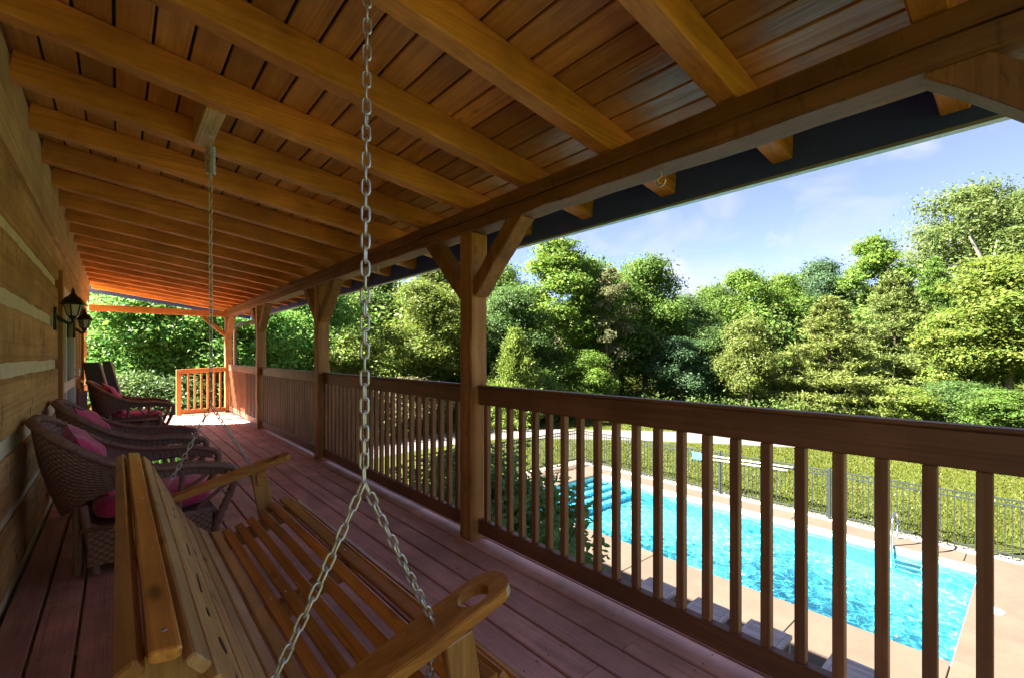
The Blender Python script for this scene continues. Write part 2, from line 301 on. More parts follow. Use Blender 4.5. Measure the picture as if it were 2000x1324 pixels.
def leafmat(name, rough=0.45, trans=0.42, hue=0.035):
    m, nt, p, o = newmat(name); lk = nt.links.new
    oi = node(nt, 'ShaderNodeObjectInfo'); at = node(nt, 'ShaderNodeAttribute', attribute_name='rnd')
    mv = node(nt, 'ShaderNodeMapRange', {'To Min': 0.70, 'To Max': 1.40}); lk(at.outputs['Fac'], mv.inputs['Value'])
    m2 = node(nt, 'ShaderNodeMath', {1: 7.13}, operation='MULTIPLY'); lk(at.outputs['Fac'], m2.inputs[0])
    fr = node(nt, 'ShaderNodeMath', operation='FRACT'); lk(m2.outputs[0], fr.inputs[0])
    mh = node(nt, 'ShaderNodeMapRange', {'To Min': 0.5 - hue, 'To Max': 0.5 + hue * 0.8}); lk(fr.outputs[0], mh.inputs['Value'])
    hs = node(nt, 'ShaderNodeHueSaturation'); lk(oi.outputs['Color'], hs.inputs['Color']); lk(mv.outputs[0], hs.inputs['Value']); lk(mh.outputs[0], hs.inputs['Hue'])
    lk(hs.outputs[0], p.inputs['Base Color']); p.inputs['Roughness'].default_value = rough; p.inputs['Specular IOR Level'].default_value = 0.16
    tl = node(nt, 'ShaderNodeBsdfTranslucent'); hs2 = node(nt, 'ShaderNodeHueSaturation', {'Value': 1.5, 'Hue': 0.495}); lk(hs.outputs[0], hs2.inputs['Color']); lk(hs2.outputs[0], tl.inputs['Color'])
    mx = node(nt, 'ShaderNodeMixShader', {0: trans}); lk(p.outputs[0], mx.inputs[1]); lk(tl.outputs[0], mx.inputs[2]); lk(mx.outputs[0], o.inputs[0])
    return m
M['leaf'] = leafmat('leaves')
M['needle'] = leafmat('needles', 0.5, 0.22, 0.02)

def poolmats():
    m, nt, p, o = newmat('pool_liner'); lk = nt.links.new
    v, raw = objcoord(nt, rand=False)
    n = node(nt, 'ShaderNodeTexNoise', {'Scale': 0.6, 'Detail': 4.0}); lk(v, n.inputs['Vector'])
    r = ramp(nt, [(0.3, (0.075, 0.44, 0.56)), (0.7, (0.10, 0.51, 0.62))]); lk(n.outputs['Fac'], r.inputs['Fac']); lk(r.outputs[0], p.inputs['Base Color'])
    p.inputs['Roughness'].default_value = 0.5
    M['liner'] = m
    M['poolrim'] = plain('pool_top_band', (0.33, 0.47, 0.43), 0.4, noise=0.05)
    M['poolstep'] = plain('pool_step_edge', (0.03, 0.25, 0.50), 0.4)
    w, nt, p, o = newmat('pool_water'); lk = nt.links.new
    nt.nodes.remove(p)
    g = node(nt, 'ShaderNodeBsdfGlass', {'Color': c4((0.84, 0.99, 1.0)), 'IOR': 1.33, 'Roughness': 0.0})
    lk(g.outputs[0], o.inputs[0])
    M['water'] = w
poolmats()

# ------------------------------------------------------------------ mesh helpers
class MB:
    def __init__(s): s.v = []; s.f = []; s.sm = []
    def add(s, vs, fs, smooth=False):
        b = len(s.v); s.v += [tuple(v) for v in vs]
        for f in fs: s.f.append(tuple(b + i for i in f)); s.sm.append(smooth)
    def timber(s, p0, p1, w, h, up=(0, 0, 1), seg=1, jit=0.0, ch=0.004, rng=None, capch=True):
        """a squared bar from p0 to p1, w wide, h high along 'up', chamfered; jit makes it hewn"""
        p0 = Vector(p0); p1 = Vector(p1); d = (p1 - p0); Lg = d.length; d.normalize()
        sx = d.cross(Vector(up)); sx.normalize(); sy = sx.cross(d); sy.normalize()
        ch = min(ch, w * 0.4, h * 0.4)
        a, b = w / 2, h / 2
        sec = [(-a + ch, -b), (a - ch, -b), (a, -b + ch), (a, b - ch), (a - ch, b), (-a + ch, b), (-a, b - ch), (-a, -b + ch)]
        vs = []; stations = [(0.0, 1 - ch / max(a, b) * (1 if capch else 0))]
        if capch: stations.append((ch / Lg, 1.0))
        for i in range(1, seg): stations.append((i / seg, 1.0))
        if capch: stations.append((1 - ch / Lg, 1.0))
        stations.append((1.0, stations[0][1]))
        for t, k in stations:
            ox = oy = 0; j = [0] * 8
            if jit and rng:
                fa = [rng.uniform(-jit, jit) for _ in range(4)]
                offs = [(0, fa[0]), (0, fa[0]), (fa[1], 0), (fa[1], 0), (0, fa[2]), (0, fa[2]), (fa[3], 0), (fa[3], 0)]
            else: offs = [(0, 0)] * 8
            for (x, y), (jx, jy) in zip(sec, offs):
                vs.append(p0 + d * (Lg * t) + sx * (x * k + jx) + sy * (y * k + jy))
        n = len(stations); fs = []
        for i in range(n - 1):
            for k in range(8):
                fs.append((i * 8 + k, i * 8 + (k + 1) % 8, (i + 1) * 8 + (k + 1) % 8, (i + 1) * 8 + k))
        fs.append(tuple(reversed(range(8)))); fs.append(tuple((n - 1) * 8 + k for k in range(8)))
        s.add(vs, fs)
    def box(s, x0, x1, y0, y1, z0, z1, ch=0.003):
        s.timber((x0, (y0 + y1) / 2, (z0 + z1) / 2), (x1, (y0 + y1) / 2, (z0 + z1) / 2), y1 - y0, z1 - z0, (0, 0, 1), 1, 0, ch)
    def tube(s, pts, r, n=8, closed=False, smooth=True):
        pts = [Vector(p) for p in pts]; m = len(pts)
        rs = r if isinstance(r, (list, tuple)) else [r] * m
        ref = None; vs = []
        for i, p in enumerate(pts):
            if closed: d = pts[(i + 1) % m] - pts[i - 1]
            else: d = pts[min(i + 1, m - 1)] - pts[max(i - 1, 0)]
            d.normalize()
            if ref is None:
                ref = Vector((0, 0, 1)) if abs(d.z) < 0.9 else Vector((1, 0, 0))
            ref = ref - d * ref.dot(d)
            if ref.length < 1e-6: ref = d.orthogonal()
            ref.normalize()
            bi = d.cross(ref)
            for k in range(n):
                a = 2 * math.pi * k / n
                vs.append(p + (ref * math.cos(a) + bi * math.sin(a)) * rs[i])
        fs = []
        for i in range(m if closed else m - 1):
            j = (i + 1) % m
            for k in range(n): fs.append((i * n + k, i * n + (k + 1) % n, j * n + (k + 1) % n, j * n + k))
        s.add(vs, fs, smooth)
        if not closed:
            s.add([vs[k] for k in range(n)], [tuple(reversed(range(n)))]); s.add([vs[(m - 1) * n + k] for k in range(n)], [tuple(range(n))])
    def lathe(s, prof, n, cx, cy, cz=0, smooth=False, rot=0.0):
        vs = []; m = len(prof)
        for r, z in prof:
            for k in range(n):
                a = 2 * math.pi * k / n + rot; vs.append((cx + r * math.cos(a), cy + r * math.sin(a), cz + z))
        fs = []
        for i in range(m - 1):
            for k in range(n): fs.append((i * n + k, i * n + (k + 1) % n, (i + 1) * n + (k + 1) % n, (i + 1) * n + k))
        fs.append(tuple(reversed(range(n)))); fs.append(tuple((m - 1) * n + k for k in range(n)))
        s.add(vs, fs, smooth)
    def prism(s, poly, y0, y1, axis='Y', holes=None):
        """extrude a polygon given in the plane across axis"""
        def P(a, b, t): return {'Y': (a, t, b), 'Z': (a, b, t), 'X': (t, a, b)}[axis]
        n = len(poly); vs = [P(a, b, y0) for a, b in poly] + [P(a, b, y1) for a, b in poly]
        fs = [tuple(range(n)), tuple(reversed(range(n, 2 * n)))] + [((i + 1) % n, i, n + i, n + (i + 1) % n) for i in range(n)]
        s.add(vs, fs)
    def mesh(s, name, off=(0, 0, 0)):
        me = bpy.data.meshes.new(name)
        vs = [(v[0] - off[0], v[1] - off[1], v[2] - off[2]) for v in s.v]
        me.from_pydata(vs, [], s.f)
        me.polygons.foreach_set('use_smooth', s.sm)
        me.update(); return me
    def build(s, name, mat, parent=None, **tags):
        off = root_loc(parent)
        ob = bpy.data.objects.new(name, s.mesh(name, off)); C.objects.link(ob)
        if mat: ob.data.materials.append(mat)
        if mat is not None and mat.name.startswith('brown_wicker'):
            at = ob.data.attributes.new('weave', 'FLOAT', 'POINT'); at.data.foreach_set('value', [.28 + .22 * ((i * 7919) % 13) / 13 for i in range(len(s.v))])
        if parent: ob.parent = parent
        for k, v in tags.items(): ob[k] = v
        return ob

ROOT = {}
def root_loc(p):
    if p is None: return (0, 0, 0)
    while p.parent: p = p.parent
    return ROOT.get(p.name, (0, 0, 0))
def tag(o, label=None, category=None, group=None, kind=None):
    if label: o['label'] = label
    if category: o['category'] = category
    if group: o['group'] = group
    if kind: o['kind'] = kind
    return o
def thing(name, loc, label, category, group=None, kind=None):
    o = bpy.data.objects.new(name, None); C.objects.link(o); o.location = loc; o.empty_display_size = 0.2
    ROOT[o.name] = tuple(loc)
    return tag(o, label, category, group, kind)
def share(src, name, parent=None, loc=None):
    o = src.copy(); o.name = name; C.objects.link(o)
    if parent: o.parent = parent
    if loc is not None: o.location = loc
    return o
def copy_tree(src, loc, label=None, group=None, skip=()):
    r = src.copy(); C.objects.link(r); r.location = loc; ROOT[r.name] = tuple(loc)
    if label: r['label'] = label
    if group: r['group'] = group
    for ch in src.children:
        c = ch.copy(); C.objects.link(c); c.parent = r
        for g in ch.children:
            d = g.copy(); C.objects.link(d); d.parent = c
    return r
rng = random.Random(11)
nrng = np.random.default_rng(5)
G = -2.82                                   # ground level below the deck

# ------------------------------------------------------------------ ground
def hill(x, y):
    # the land is flat round the house and climbs into the wood beyond the lawn
    d = math.hypot(x, y)
    up = max(0.0, d - 36.0)
    h = 0.16 * up * (1 - math.exp(-up / 25.0)) if up else 0.0
    return G + min(h, 26 + 0.01 * d)
def ground_mesh():
    xs = sorted(set([-400, -250, -160, -110, -80] + list(range(-60, 100, 4)) + [110, 130, 160, 220, 300, 420] + [8.28, 12.72]))
    ys = sorted(set([-400, -250, -160, -110, -80] + list(range(-60, 100, 4)) + [110, 130, 160, 220, 300, 420] + [0.68, 10.12]))
    vs = [(x, y, hill(x, y)) for y in ys for x in xs]; nx = len(xs); fs = []
    for j in range(len(ys) - 1):
        for i in range(nx - 1):
            if 8.2 < (xs[i] + xs[i + 1]) / 2 < 12.75 and 0.6 < (ys[j] + ys[j + 1]) / 2 < 10.2: continue
            fs.append((j * nx + i, j * nx + i + 1, (j + 1) * nx + i + 1, (j + 1) * nx + i))
    b = MB(); b.add(vs, fs, True); return b
g = ground_mesh().build('ground', M['grass']); tag(g, kind='structure')

# pool deck of cast slabs around the pool
pd = thing('pool_deck', (10.5, 5, G), 'tan cast concrete slabs around the swimming pool', 'paving', kind='structure')
def slab(x0, x1, y0, y1):
    b = MB(); b.box(x0 + .006, x1 - .006, y0 + .006, y1 - .006, G - .06, G + .03, .008); b.build('slab', M['slab'], pd)
PX0, PX1, PY0, PY1 = 8.4, 12.6, 0.8, 10.0
cuts = [-6.5, -3.0, 0.8 - 0.0]
for y0, y1 in ((-6.5, -4), (-4, -1.6), (-1.6, 0.8)):
    for x0, x1 in ((3.2, 5.8), (5.8, 8.5), (8.5, 10.58), (10.58, 12.6), (12.6, 13.36)): slab(x0, x1, y0, y1)
for y0, y1 in ((0.8, 2.5), (2.5, 5.2), (5.2, 7.8), (7.8, 10.0)):
    slab(3.2, 5.8, y0, y1); slab(5.8, PX0, y0, y1)
for y0, y1 in ((0.8, 1.03), (1.03, 4.1), (4.1, 7.2), (7.2, 10.0)): slab(PX1, 13.30, y0, y1)
for x0, x1 in ((3.2, 5.8), (5.8, 8.4), (8.4, 10.5), (10.5, 12.6), (12.6, 13.25)): slab(x0, x1, 10.0, 11.45)
b = MB(); b.box(13.27, 13.72, -6.5, 11.9, G - .05, G + .012); gv = b.build('gravel_strip', M['gravel']); tag(gv, kind='structure')
b = MB(); b.box(6.0, 13.27, 11.46, 11.9, G - .05, G + .012); gv = b.build('gravel_strip', M['gravel']); tag(gv, kind='structure')
# stones of the gravel strip, loose: nobody could count them
def gravel_stones():
    n = 5200
    cx = np.where(nrng.random(n) < .72, nrng.uniform(13.3, 13.68, n), nrng.uniform(8, 13.6, n)); side = nrng.random(n) < .72
    cx = np.where(side, nrng.uniform(13.3, 13.68, n), nrng.uniform(8, 13.5, n)); cyy = np.where(side, nrng.uniform(-4, 11.8, n), nrng.uniform(11.5, 11.85, n))
    s = nrng.uniform(.018, .04, n)
    o = np.array([[1, 0, 0], [0, 1, 0], [-1, 0, 0], [0, -1, 0], [0, 0, .8]])
    rot = nrng.uniform(0, 6.28, n); co, si = np.cos(rot), np.sin(rot)
    P = np.empty((n, 5, 3))
    for k in range(5):
        P[:, k, 0] = cx + s * (o[k, 0] * co - o[k, 1] * si); P[:, k, 1] = cyy + s * (o[k, 0] * si + o[k, 1] * co) * .8; P[:, k, 2] = G + .012 + s * o[k, 2]
    F = np.array([[0, 1, 4], [1, 2, 4], [2, 3, 4], [3, 0, 4]]); fs = (np.arange(n)[:, None, None] * 5 + F[None]).reshape(-1, 3)
    return P.reshape(-1, 3), fs
def npmesh(name, V, F, mat, parent=None, rnd=None, smooth=False):
    me = bpy.data.meshes.new(name); V = np.asarray(V, dtype=np.float32); F = np.asarray(F, dtype=np.int32); k = F.shape[1]
    me.vertices.add(len(V)); me.vertices.foreach_set('co', V.ravel())
    me.loops.add(F.size); me.loops.foreach_set('vertex_index', F.ravel())
    me.polygons.add(len(F)); me.polygons.foreach_set('loop_start', np.arange(len(F), dtype=np.int32) * k)
    me.polygons.foreach_set('use_smooth', np.full(len(F), smooth))
    if rnd is not None:
        at = me.attributes.new('rnd', 'FLOAT', 'FACE'); at.data.foreach_set('value', np.asarray(rnd, dtype=np.float32))
    me.update(calc_edges=True); me.validate()
    me.materials.append(mat)
    ob = bpy.data.objects.new(name, me); C.objects.link(ob)
    if parent: ob.parent = parent
    return ob
V, F = gravel_stones(); gs = npmesh('gravel', V, F, M['gravel']); tag(gs, 'pale loose gravel along the fence foot', 'gravel', kind='stuff')

DRIVE = [(34, -20), (27, 2), (21.9, 11.3), (17.6, 16.4), (14.6, 18.8), (9.2, 19.0), (0, 17.6), (-14, 17.5)]
def catmull(pts, f):
    pts = [Vector(p) for p in pts]; m = len(pts); t = f * (m - 1); k = min(int(t), m - 2); u = t - k
    p0 = pts[max(k - 1, 0)]; p1 = pts[k]; p2 = pts[k + 1]; p3 = pts[min(k + 2, m - 1)]
    return 0.5 * ((2 * p1) + (p2 - p0) * u + (2 * p0 - 5 * p1 + 4 * p2 - p3) * u * u + (3 * p1 - p0 - 3 * p2 + p3) * u ** 3)
def lawn_blades():
    rg = np.random.default_rng(9); n = 150000
    d = 10 + 22 * rg.random(n) ** 1.3; az = np.radians(rg.uniform(-6, 62, n)); th = R(40.75); u = np.tan(az) * d
    x = u * math.cos(th) + d * math.sin(th); y = d * math.cos(th) - u * math.sin(th)
    ok = (x > 13.8) | (y > 12.0)
    for k in range(160):
        q = catmull(DRIVE, k / 159); ok &= np.hypot(x - q.x, y - q.y) > 1.75
    x, y = x[ok], y[ok]; n = len(x)
    a = rg.uniform(0, 6.28, n); h = rg.uniform(.03, .085, n); w = .012 + .02 * rg.random(n); l = rg.normal(size=(n, 2)) * .03
    P = np.empty((n, 3, 3)); z = np.full(n, G)
    P[:, 0] = np.stack([x - w * np.cos(a), y - w * np.sin(a), z], 1); P[:, 1] = np.stack([x + w * np.cos(a), y + w * np.sin(a), z], 1); P[:, 2] = np.stack([x + l[:, 0], y + l[:, 1], z + h], 1)
    o = npmesh('grass', P.reshape(-1, 3), np.arange(3 * n).reshape(n, 3), M['leaf'], rnd=np.clip(.5 + .16 * (np.sin(x * 1.7 + 1.3 * np.sin(y * .9)) * np.cos(y * 1.3 + .8 * np.sin(x * .6)) + .6 * np.sin(x * .45 - y * .7)) + rg.normal(0, .12, n), 0, 1)); o.color = c4((.068, .086, .012))
    tag(o, 'short mown grass of the open lawn', 'grass', kind='stuff')

# driveway sweeping past the lawn
def ribbon(pts, w, z, name, mat, n=60):
    pts = [Vector(p) for p in pts]; out = []
    m = len(pts)
    for i in range(n + 1):
        t = i / n * (m - 1); k = min(int(t), m - 2); u = t - k
        p0 = pts[max(k - 1, 0)]; p1 = pts[k]; p2 = pts[k + 1]; p3 = pts[min(k + 2, m - 1)]
        out.append(0.5 * ((2 * p1) + (p2 - p0) * u + (2 * p0 - 5 * p1 + 4 * p2 - p3) * u * u + (3 * p1 - p0 - 3 * p2 + p3) * u ** 3))
    vs = []
    for i, p in enumerate(out):
        d = out[min(i + 1, n)] - out[max(i - 1, 0)]; d.normalize(); s = Vector((-d.y, d.x))
        for q in (-.5, .5):
            e = p + s * (w * q); vs.append((e.x, e.y, max(hill(e.x, e.y), G) + z))
    b = MB(); b.add(vs, [(2 * i, 2 * i + 2, 2 * i + 3, 2 * i + 1) for i in range(n)]); return tag(b.build(name, mat), kind='structure')
ribbon(DRIVE, 2.9, .012, 'driveway', M['road'])

# ------------------------------------------------------------------ swimming pool
WL = G - .10
def pool():
    b = MB(); D = G - 1.35
    b.add([(PX0, PY0, D), (PX1, PY0, D), (PX1, PY1, D), (PX0, PY1, D)], [(0, 1, 2, 3)])
    T = G - .24
    ring = [(PX0, PY0), (PX1, PY0), (PX1, PY1), (PX0, PY1)]
    for i in range(4):
        (x0, y0), (x1, y1) = ring[i], ring[(i + 1) % 4]
        b.add([(x0, y0, D), (x1, y1, D), (x1, y1, T), (x0, y0, T)], [(0, 1, 2, 3)])
    # entry steps at the far end
    for k in range(4):
        y0 = PY1 - .34 * (k + 1); z = G - .32 - .24 * k
        b.box(PX0 + .02, PX1 - .02, y0, PY1 - .34 * k - .001, D + .001, z, .03)
    o = b.build('pool_basin', M['liner']); tag(o, kind='structure')
    b = MB()
    e = .001
    for x0, x1, y0, y1 in ((PX0 - .1, PX0, PY0 - .1, PY1 + .1), (PX1, PX1 + .1, PY0 - .1, PY1 + .1), (PX0, PX1, PY0 - .1, PY0), (PX0, PX1, PY1, PY1 + .1)):
        b.box(x0, x1, y0, y1, T - .02, G + .022, .012)
    o = b.build('pool_rim', M['poolrim']); tag(o, kind='structure')
    b = MB(); q = .004
    for x0, x1, y0, y1 in ((PX0, PX0 + q, PY0, PY1), (PX1 - q, PX1, PY0, PY1), (PX0 + q, PX1 - q, PY0, PY0 + q), (PX0 + q, PX1 - q, PY1 - q, PY1)):
        b.box(x0, x1, y0, y1, G - .035, G + .004, .001)
    o = b.build('pool_tile_line', M['tileline']); tag(o, kind='structure')
    b = MB()
    for k in range(4):
        y0 = PY1 - .34 * (k + 1); z = G - .32 - .24 * k
        b.box(PX0 + .3, PX1 - .3, y0 - .004, y0 + .07, z - .05, z + .004, .002)
    o = b.build('pool_step_edge', M['poolstep']); tag(o, kind='structure')
    # water surface: small wind ripples as real relief
    nx, ny = 190, 420
    X, Y = np.meshgrid(np.linspace(PX0 + .001, PX1 - .001, nx), np.linspace(PY0 + .001, PY1 - .001, ny))
    Z = np.zeros_like(X); r2 = np.random.default_rng(3)
    for k in range(46):
        wl = math.exp(r2.uniform(math.log(.09), math.log(.46))); an = r2.normal(1.1, .95); am = .0017 * wl ** 1.1 / .5
        kx, ky = math.cos(an) * 2 * math.pi / wl, math.sin(an) * 2 * math.pi / wl
        warp = .25 * np.sin(X * r2.uniform(.8, 2) + Y * r2.uniform(.8, 2) + r2.uniform(0, 6))
        Z += am * np.sin(kx * X + ky * Y + r2.uniform(0, 6.28) + warp * 2)
    gust = .55 + .45 * np.sin(X * 1.1 + 1.2 * np.sin(Y * .7)) * np.cos(Y * .8 + .5)
    Z = Z * gust + WL
    V = np.stack([X, Y, Z], -1).reshape(-1, 3); i = np.arange(nx * ny).reshape(ny, nx)
    F = np.stack([i[:-1, :-1], i[:-1, 1:], i[1:, 1:], i[1:, :-1]], -1).reshape(-1, 4)
    o = npmesh('pool_water', V, F, M['water'], smooth=True); tag(o, kind='structure')
    return o
water = pool()
try:
    sd.cycles.is_caustics_light = True
    water.cycles.is_caustics_caster = True
    for nm in ('pool_basin', 'pool_rim', 'pool_step_edge'):
        bpy.data.objects[nm].cycles.is_caustics_receiver = True
except Exception as ex: print('caustics', ex)

# pool ladder
lad = thing('pool_ladder', (12.75, 1.85, G), 'stainless steel pool ladder at the far side of the pool', 'ladder')
for y in (1.62, 2.12):
    pts = [(13.15, y, G + .03), (13.15, y, G + .45)]
    for k in range(9):
        a = math.pi * k / 8; pts.append((12.88 + .27 * math.cos(a), y, G + .45 + .22 * math.sin(a)))
    pts += [(12.60, y, G + .30), (12.52, y, G - .1), (12.50, y, G - 1.0)]
    b = MB(); b.tube(pts, .022, 10); b.build('handrail', M['steel'], lad)
for k in range(3):
    b = MB(); b.box(12.44, 12.53, 1.62, 2.12, G - .42 - .25 * k, G - .39 - .25 * k, .006); b.build('rung', M['steel'], lad)
# skimmer lid
b = MB(); b.lathe([(.13, 0), (.13, .008), (.12, .014), (.03, .016), (.02, .02)], 28, 10.60, .52, G + .031)
tag(b.build('skimmer_lid', M['plastic']), 'round white skimmer lid set in the concrete beside the pool end', 'lid')

# loungers
def lounger(y0, y1, label):
    x1 = 6.84; x0 = 4.95; z = G + .36
    t = thing('sun_lounger', ((x0 + x1) / 2, (y0 + y1) / 2, G + .03), label, 'lounger', 'slatted loungers by the pool')
    for yy in (y0 + .03, y1 - .03):
        b = MB(); b.box(x0, x1, yy - .03, yy + .03, z - .06, z, .006); b.build('side_rail', M['lounge'], t)
    b = MB(); b.box(x1 - .055, x1 - .001, y0 + .061, y1 - .061, z - .06, z + .001, .006); b.build('end_rail', M['lounge'], t)
    x = x1 - .06
    while x - .036 > 5.75:
        b = MB(); b.box(x - .036, x, y0 + .061, y1 - .061, z - .022, z - .002, .003); b.build('slat', M['lounge'], t); x -= .041
    # raised back
    for k in range(17):
        a = R(38); d = .045 * k
        xx = 5.72 - d * math.cos(a); zz = z - .012 + d * math.sin(a)
        b = MB(); b.timber((xx, y0 + .061, zz), (xx, y1 - .061, zz), .038, .02, (math.sin(a), 0, math.cos(a)), 1, 0, .003); b.build('slat', M['lounge'], t)
    for xx in (x1 - .06, x0 + .05):
        for yy in (y0 + .035, y1 - .035):
            b = MB(); b.timber((xx, yy, z - .06), (xx - .02, yy, G + .03), .05, .045, (1, 0, 0), 1, 0, .005); b.build('leg', M['loungeleg'], t)
lounger(3.80, 4.35, 'slatted lounger nearest the leafy shrub, foot end towards the pool')
lounger(2.96, 3.50, 'slatted lounger second from the leafy shrub, foot end showing')
lounger(2.19, 2.72, 'slatted lounger between the second and the last one in the row')
lounger(1.19, 1.74, 'slatted lounger farthest from the leafy shrub, mostly cut by the railing')

# ------------------------------------------------------------------ metal fence
def fence(p0, p1, label, npost, first_post=True):
    p0 = Vector(p0); p1 = Vector(p1); d = p1 - p0; Lg = d.length; d.normalize()
    t = thing('metal_fence', (p0.x, p0.y, G), label, 'fence')
    for z in (1.22, 1.11, .13):
        b = MB(); b.timber((p0.x, p0.y, G + z), (p1.x, p1.y, G + z), .028, .032, (0, 0, 1), 1, 0, .003); b.build('rail', M['fence'], t)
    post = None
    for k in range(0 if first_post else 1, npost + 1):
        q = p0 + d * (Lg * k / npost)
        if post is None:
            b = MB(); b.box(q.x - .03, q.x + .03, q.y - .03, q.y + .03, G - .02, G + 1.26, .004); b.lathe([(.044, 0), (.044, .02), (.01, .04)], 4, q.x, q.y, G + 1.262, rot=math.pi / 4)
            post = b.build('post', M['fence'], t); base = q
        else:
            o = share(post, 'post', t); o.location = (q.x - base.x, q.y - base.y, 0)
    pk = None; n = int(Lg / .105)
    for k in range(1, n):
        q = p0 + d * (Lg * k / n)
        if pk is None:
            b = MB(); b.box(q.x - .008, q.x + .008, q.y - .008, q.y + .008, G + .06, G + 1.215, .001); pk = b.build('picket', M['fence'], t); base2 = q
        else:
            o = share(pk, 'picket', t); o.location = (q.x - base2.x, q.y - base2.y, 0)
fence((13.5, 11.75), (13.5, -4.75), 'long dark metal picket fence between the pool and the open lawn', 6)
fence((13.5, 11.75), (6.4, 11.75), 'short dark metal picket fence across the far end of the pool', 3, False)
# pool net and pole hung on the fence
t = thing('pool_net', (13.42, 6.9, G + 1.0), 'blue leaf net with white pole hung along the dark fence', 'pool net')
b = MB(); b.box(13.425, 13.45, 6.66, 7.08, G + .93, G + 1.12, .01); b.build('net_head', M['net'], t)
fr = MB(); fr.tube([(13.44, 6.64, G + .92), (13.44, 7.1, G + .92), (13.44, 7.1, G + 1.13), (13.44, 6.64, G + 1.13)], .012, 6, True); fr.build('net_frame', M['net'], t)
b = MB(); b.tube([(13.44, 6.66, G + 1.1), (13.445, 4.3, G + 1.16)], .019, 8); b.build('pole', M['plastic'], t)
b = MB(); b.tube([(13.425, 6.64, G + 1.0), (13.43, 5.4, G + 1.04), (13.435, 4.42, G + 1.06)], .019, 8)
tag(b.build('pool_pole', M['plastic']), 'second white pole lying below the blue net pole on the fence', 'pole')

# ------------------------------------------------------------------ porch floor
floor = thing('porch_floor', (0.8, 4, 0), 'mauve painted porch floor of long deck boards', 'floor', kind='structure')
Y0, Y1 = -.56, 12.14
k = 0; x = 2.113
edges = [1.813 - .15 * i for i in range(15)]
spans = [(2.113, 1.963), (1.963, 1.813)] + [(edges[i], edges[i + 1]) for i in range(14)] + [(edges[14], -.424)]
for i, (xb, xa) in enumerate(spans):
    if xb - xa < .02: continue
    joint = rng.choice([2.2, 3.4, 5.1, 6.8, 1.2])
    for ya, yb in ((Y0, joint - .0015), (joint + .0015, Y1)):
        b = MB(); b.timber(((xa + xb) / 2, ya, -.0175), ((xa + xb) / 2, yb, -.0175), xb - xa - .012, .035, (0, 0, 1), 14, .0011, .004, rng); b.build('deck_board', M['deck'], floor)
b = MB()
for i in range(28):
    yy = Y0 + .1 + i * .46
    for xa in edges[:-1] + [1.963]:
        for q in (.032, .118):
            if rng.random() < .9: b.lathe([(.0042, 0), (.0034, .0012)], 6, xa - .15 + q + rng.uniform(-.006, .006), yy + rng.uniform(-.008, .008), .0002)
b.build('screw_heads', M['dark'], floor, kind='stuff')
for i in range(28):
    b = MB(); yy = Y0 + .1 + i * .46; b.box(-.42, 1.95, yy - .02, yy + .02, -.24, -.037); o = b.build('joist', M['rail'], floor)
b = MB(); b.box(2.03, 2.07, Y0, Y1, -.28, -.037); b.build('rim_joist', M['rail'], floor)
b = MB(); b.box(-.42, 2.07, Y1 + .001, Y1 + .04, -.28, -.002); b.build('rim_joist', M['deck'], floor)

def litter(name, n, xr, yr, z, label, mat, s0, s1):
    b = MB()
    for i in range(n):
        x, y, a, l = rng.uniform(*xr), rng.uniform(*yr), rng.uniform(0, 6.28), rng.uniform(s0, s1); c_, s_ = math.cos(a) * l, math.sin(a) * l; k = .38
        b.add([(x - c_, y - s_, z), (x + s_ * k, y - c_ * k, z + l * .3), (x + c_, y + s_, z + l * .12), (x - s_ * k, y + c_ * k, z + l * .05)], [(0, 1, 2), (0, 2, 3)])
    tag(b.build(name, mat), label, 'litter', kind='stuff')
M['dryleaf'] = plain('dry_leaf', (0.16, 0.085, 0.035), 0.8, noise=0.4, nscale=9)
litter('leaf_litter', 70, (-.3, 1.8), (.2, 9), .0025, 'dry leaf bits scattered over the porch boards', M['dryleaf'], .004, .013)
litter('leaf_litter', 60, (5.8, 13.2), (-3, 9), G + .0325, 'dry leaves scattered over the pool paving', M['dryleaf'], .015, .035)

# ------------------------------------------------------------------ log wall and house behind it
wall = thing('log_wall', (-.5, 4, G), 'hewn log house wall with wide cream chinking bands', 'wall')
WX = -.4234
logs = [(.10, .40), (.48, .75), (.87, 1.155), (1.25, 1.526), (1.624, 1.893), (1.986, 2.265)]
chinks = [(-.02, .10), (.40, .48), (.75, .87), (1.155, 1.25), (1.526, 1.624), (1.893, 1.986)]
DOOR0, DOOR1 = 6.05, 9.75
def wallrun(z0, z1, name, mat, dx, th, jit, seg):
    for ya, yb in ((-.6, DOOR0), (DOOR1, 11.35)):
        if z0 >= 1.98:
            if ya < 0: ya, yb = -.6, 11.35
            else: continue
        b = MB(); b.timber((WX - th / 2 - dx, ya, (z0 + z1) / 2), (WX - th / 2 - dx, yb, (z0 + z1) / 2), th, z1 - z0, (0, 0, 1), max(2, int(seg * (yb - ya) / 10)), jit, .008, rng, capch=False)
        b.build(name, mat, wall)
for z0, z1 in logs: wallrun(z0 - .006, z1 + .006, 'log', M['log'], -.004, .16, .0045, 60)
for z0, z1 in chinks: wallrun(z0 - .012, z1 + .012, 'chinking', M['chink'], .016, .12, .002, 60)
b = MB(); b.timber((-.389 - .08, -.6, 2.373), (-.389 - .08, 11.40, 2.373), .16, .212, (0, 0, 1), 40, .003, .006, rng); b.build('plate_beam', M['plate'], wall)
b = MB(); b.timber((-.389 - .082, -.6, 2.60), (-.389 - .082, 11.40, 2.60), .16, .236, (0, 0, 1), 20, .0015, .004, rng); b.build('ledger', M['plate'], wall)
b = MB(); b.box(-.62, -.44, -.58, 11.33, G, -.03); b.build('foundation', M['stone'], wall)
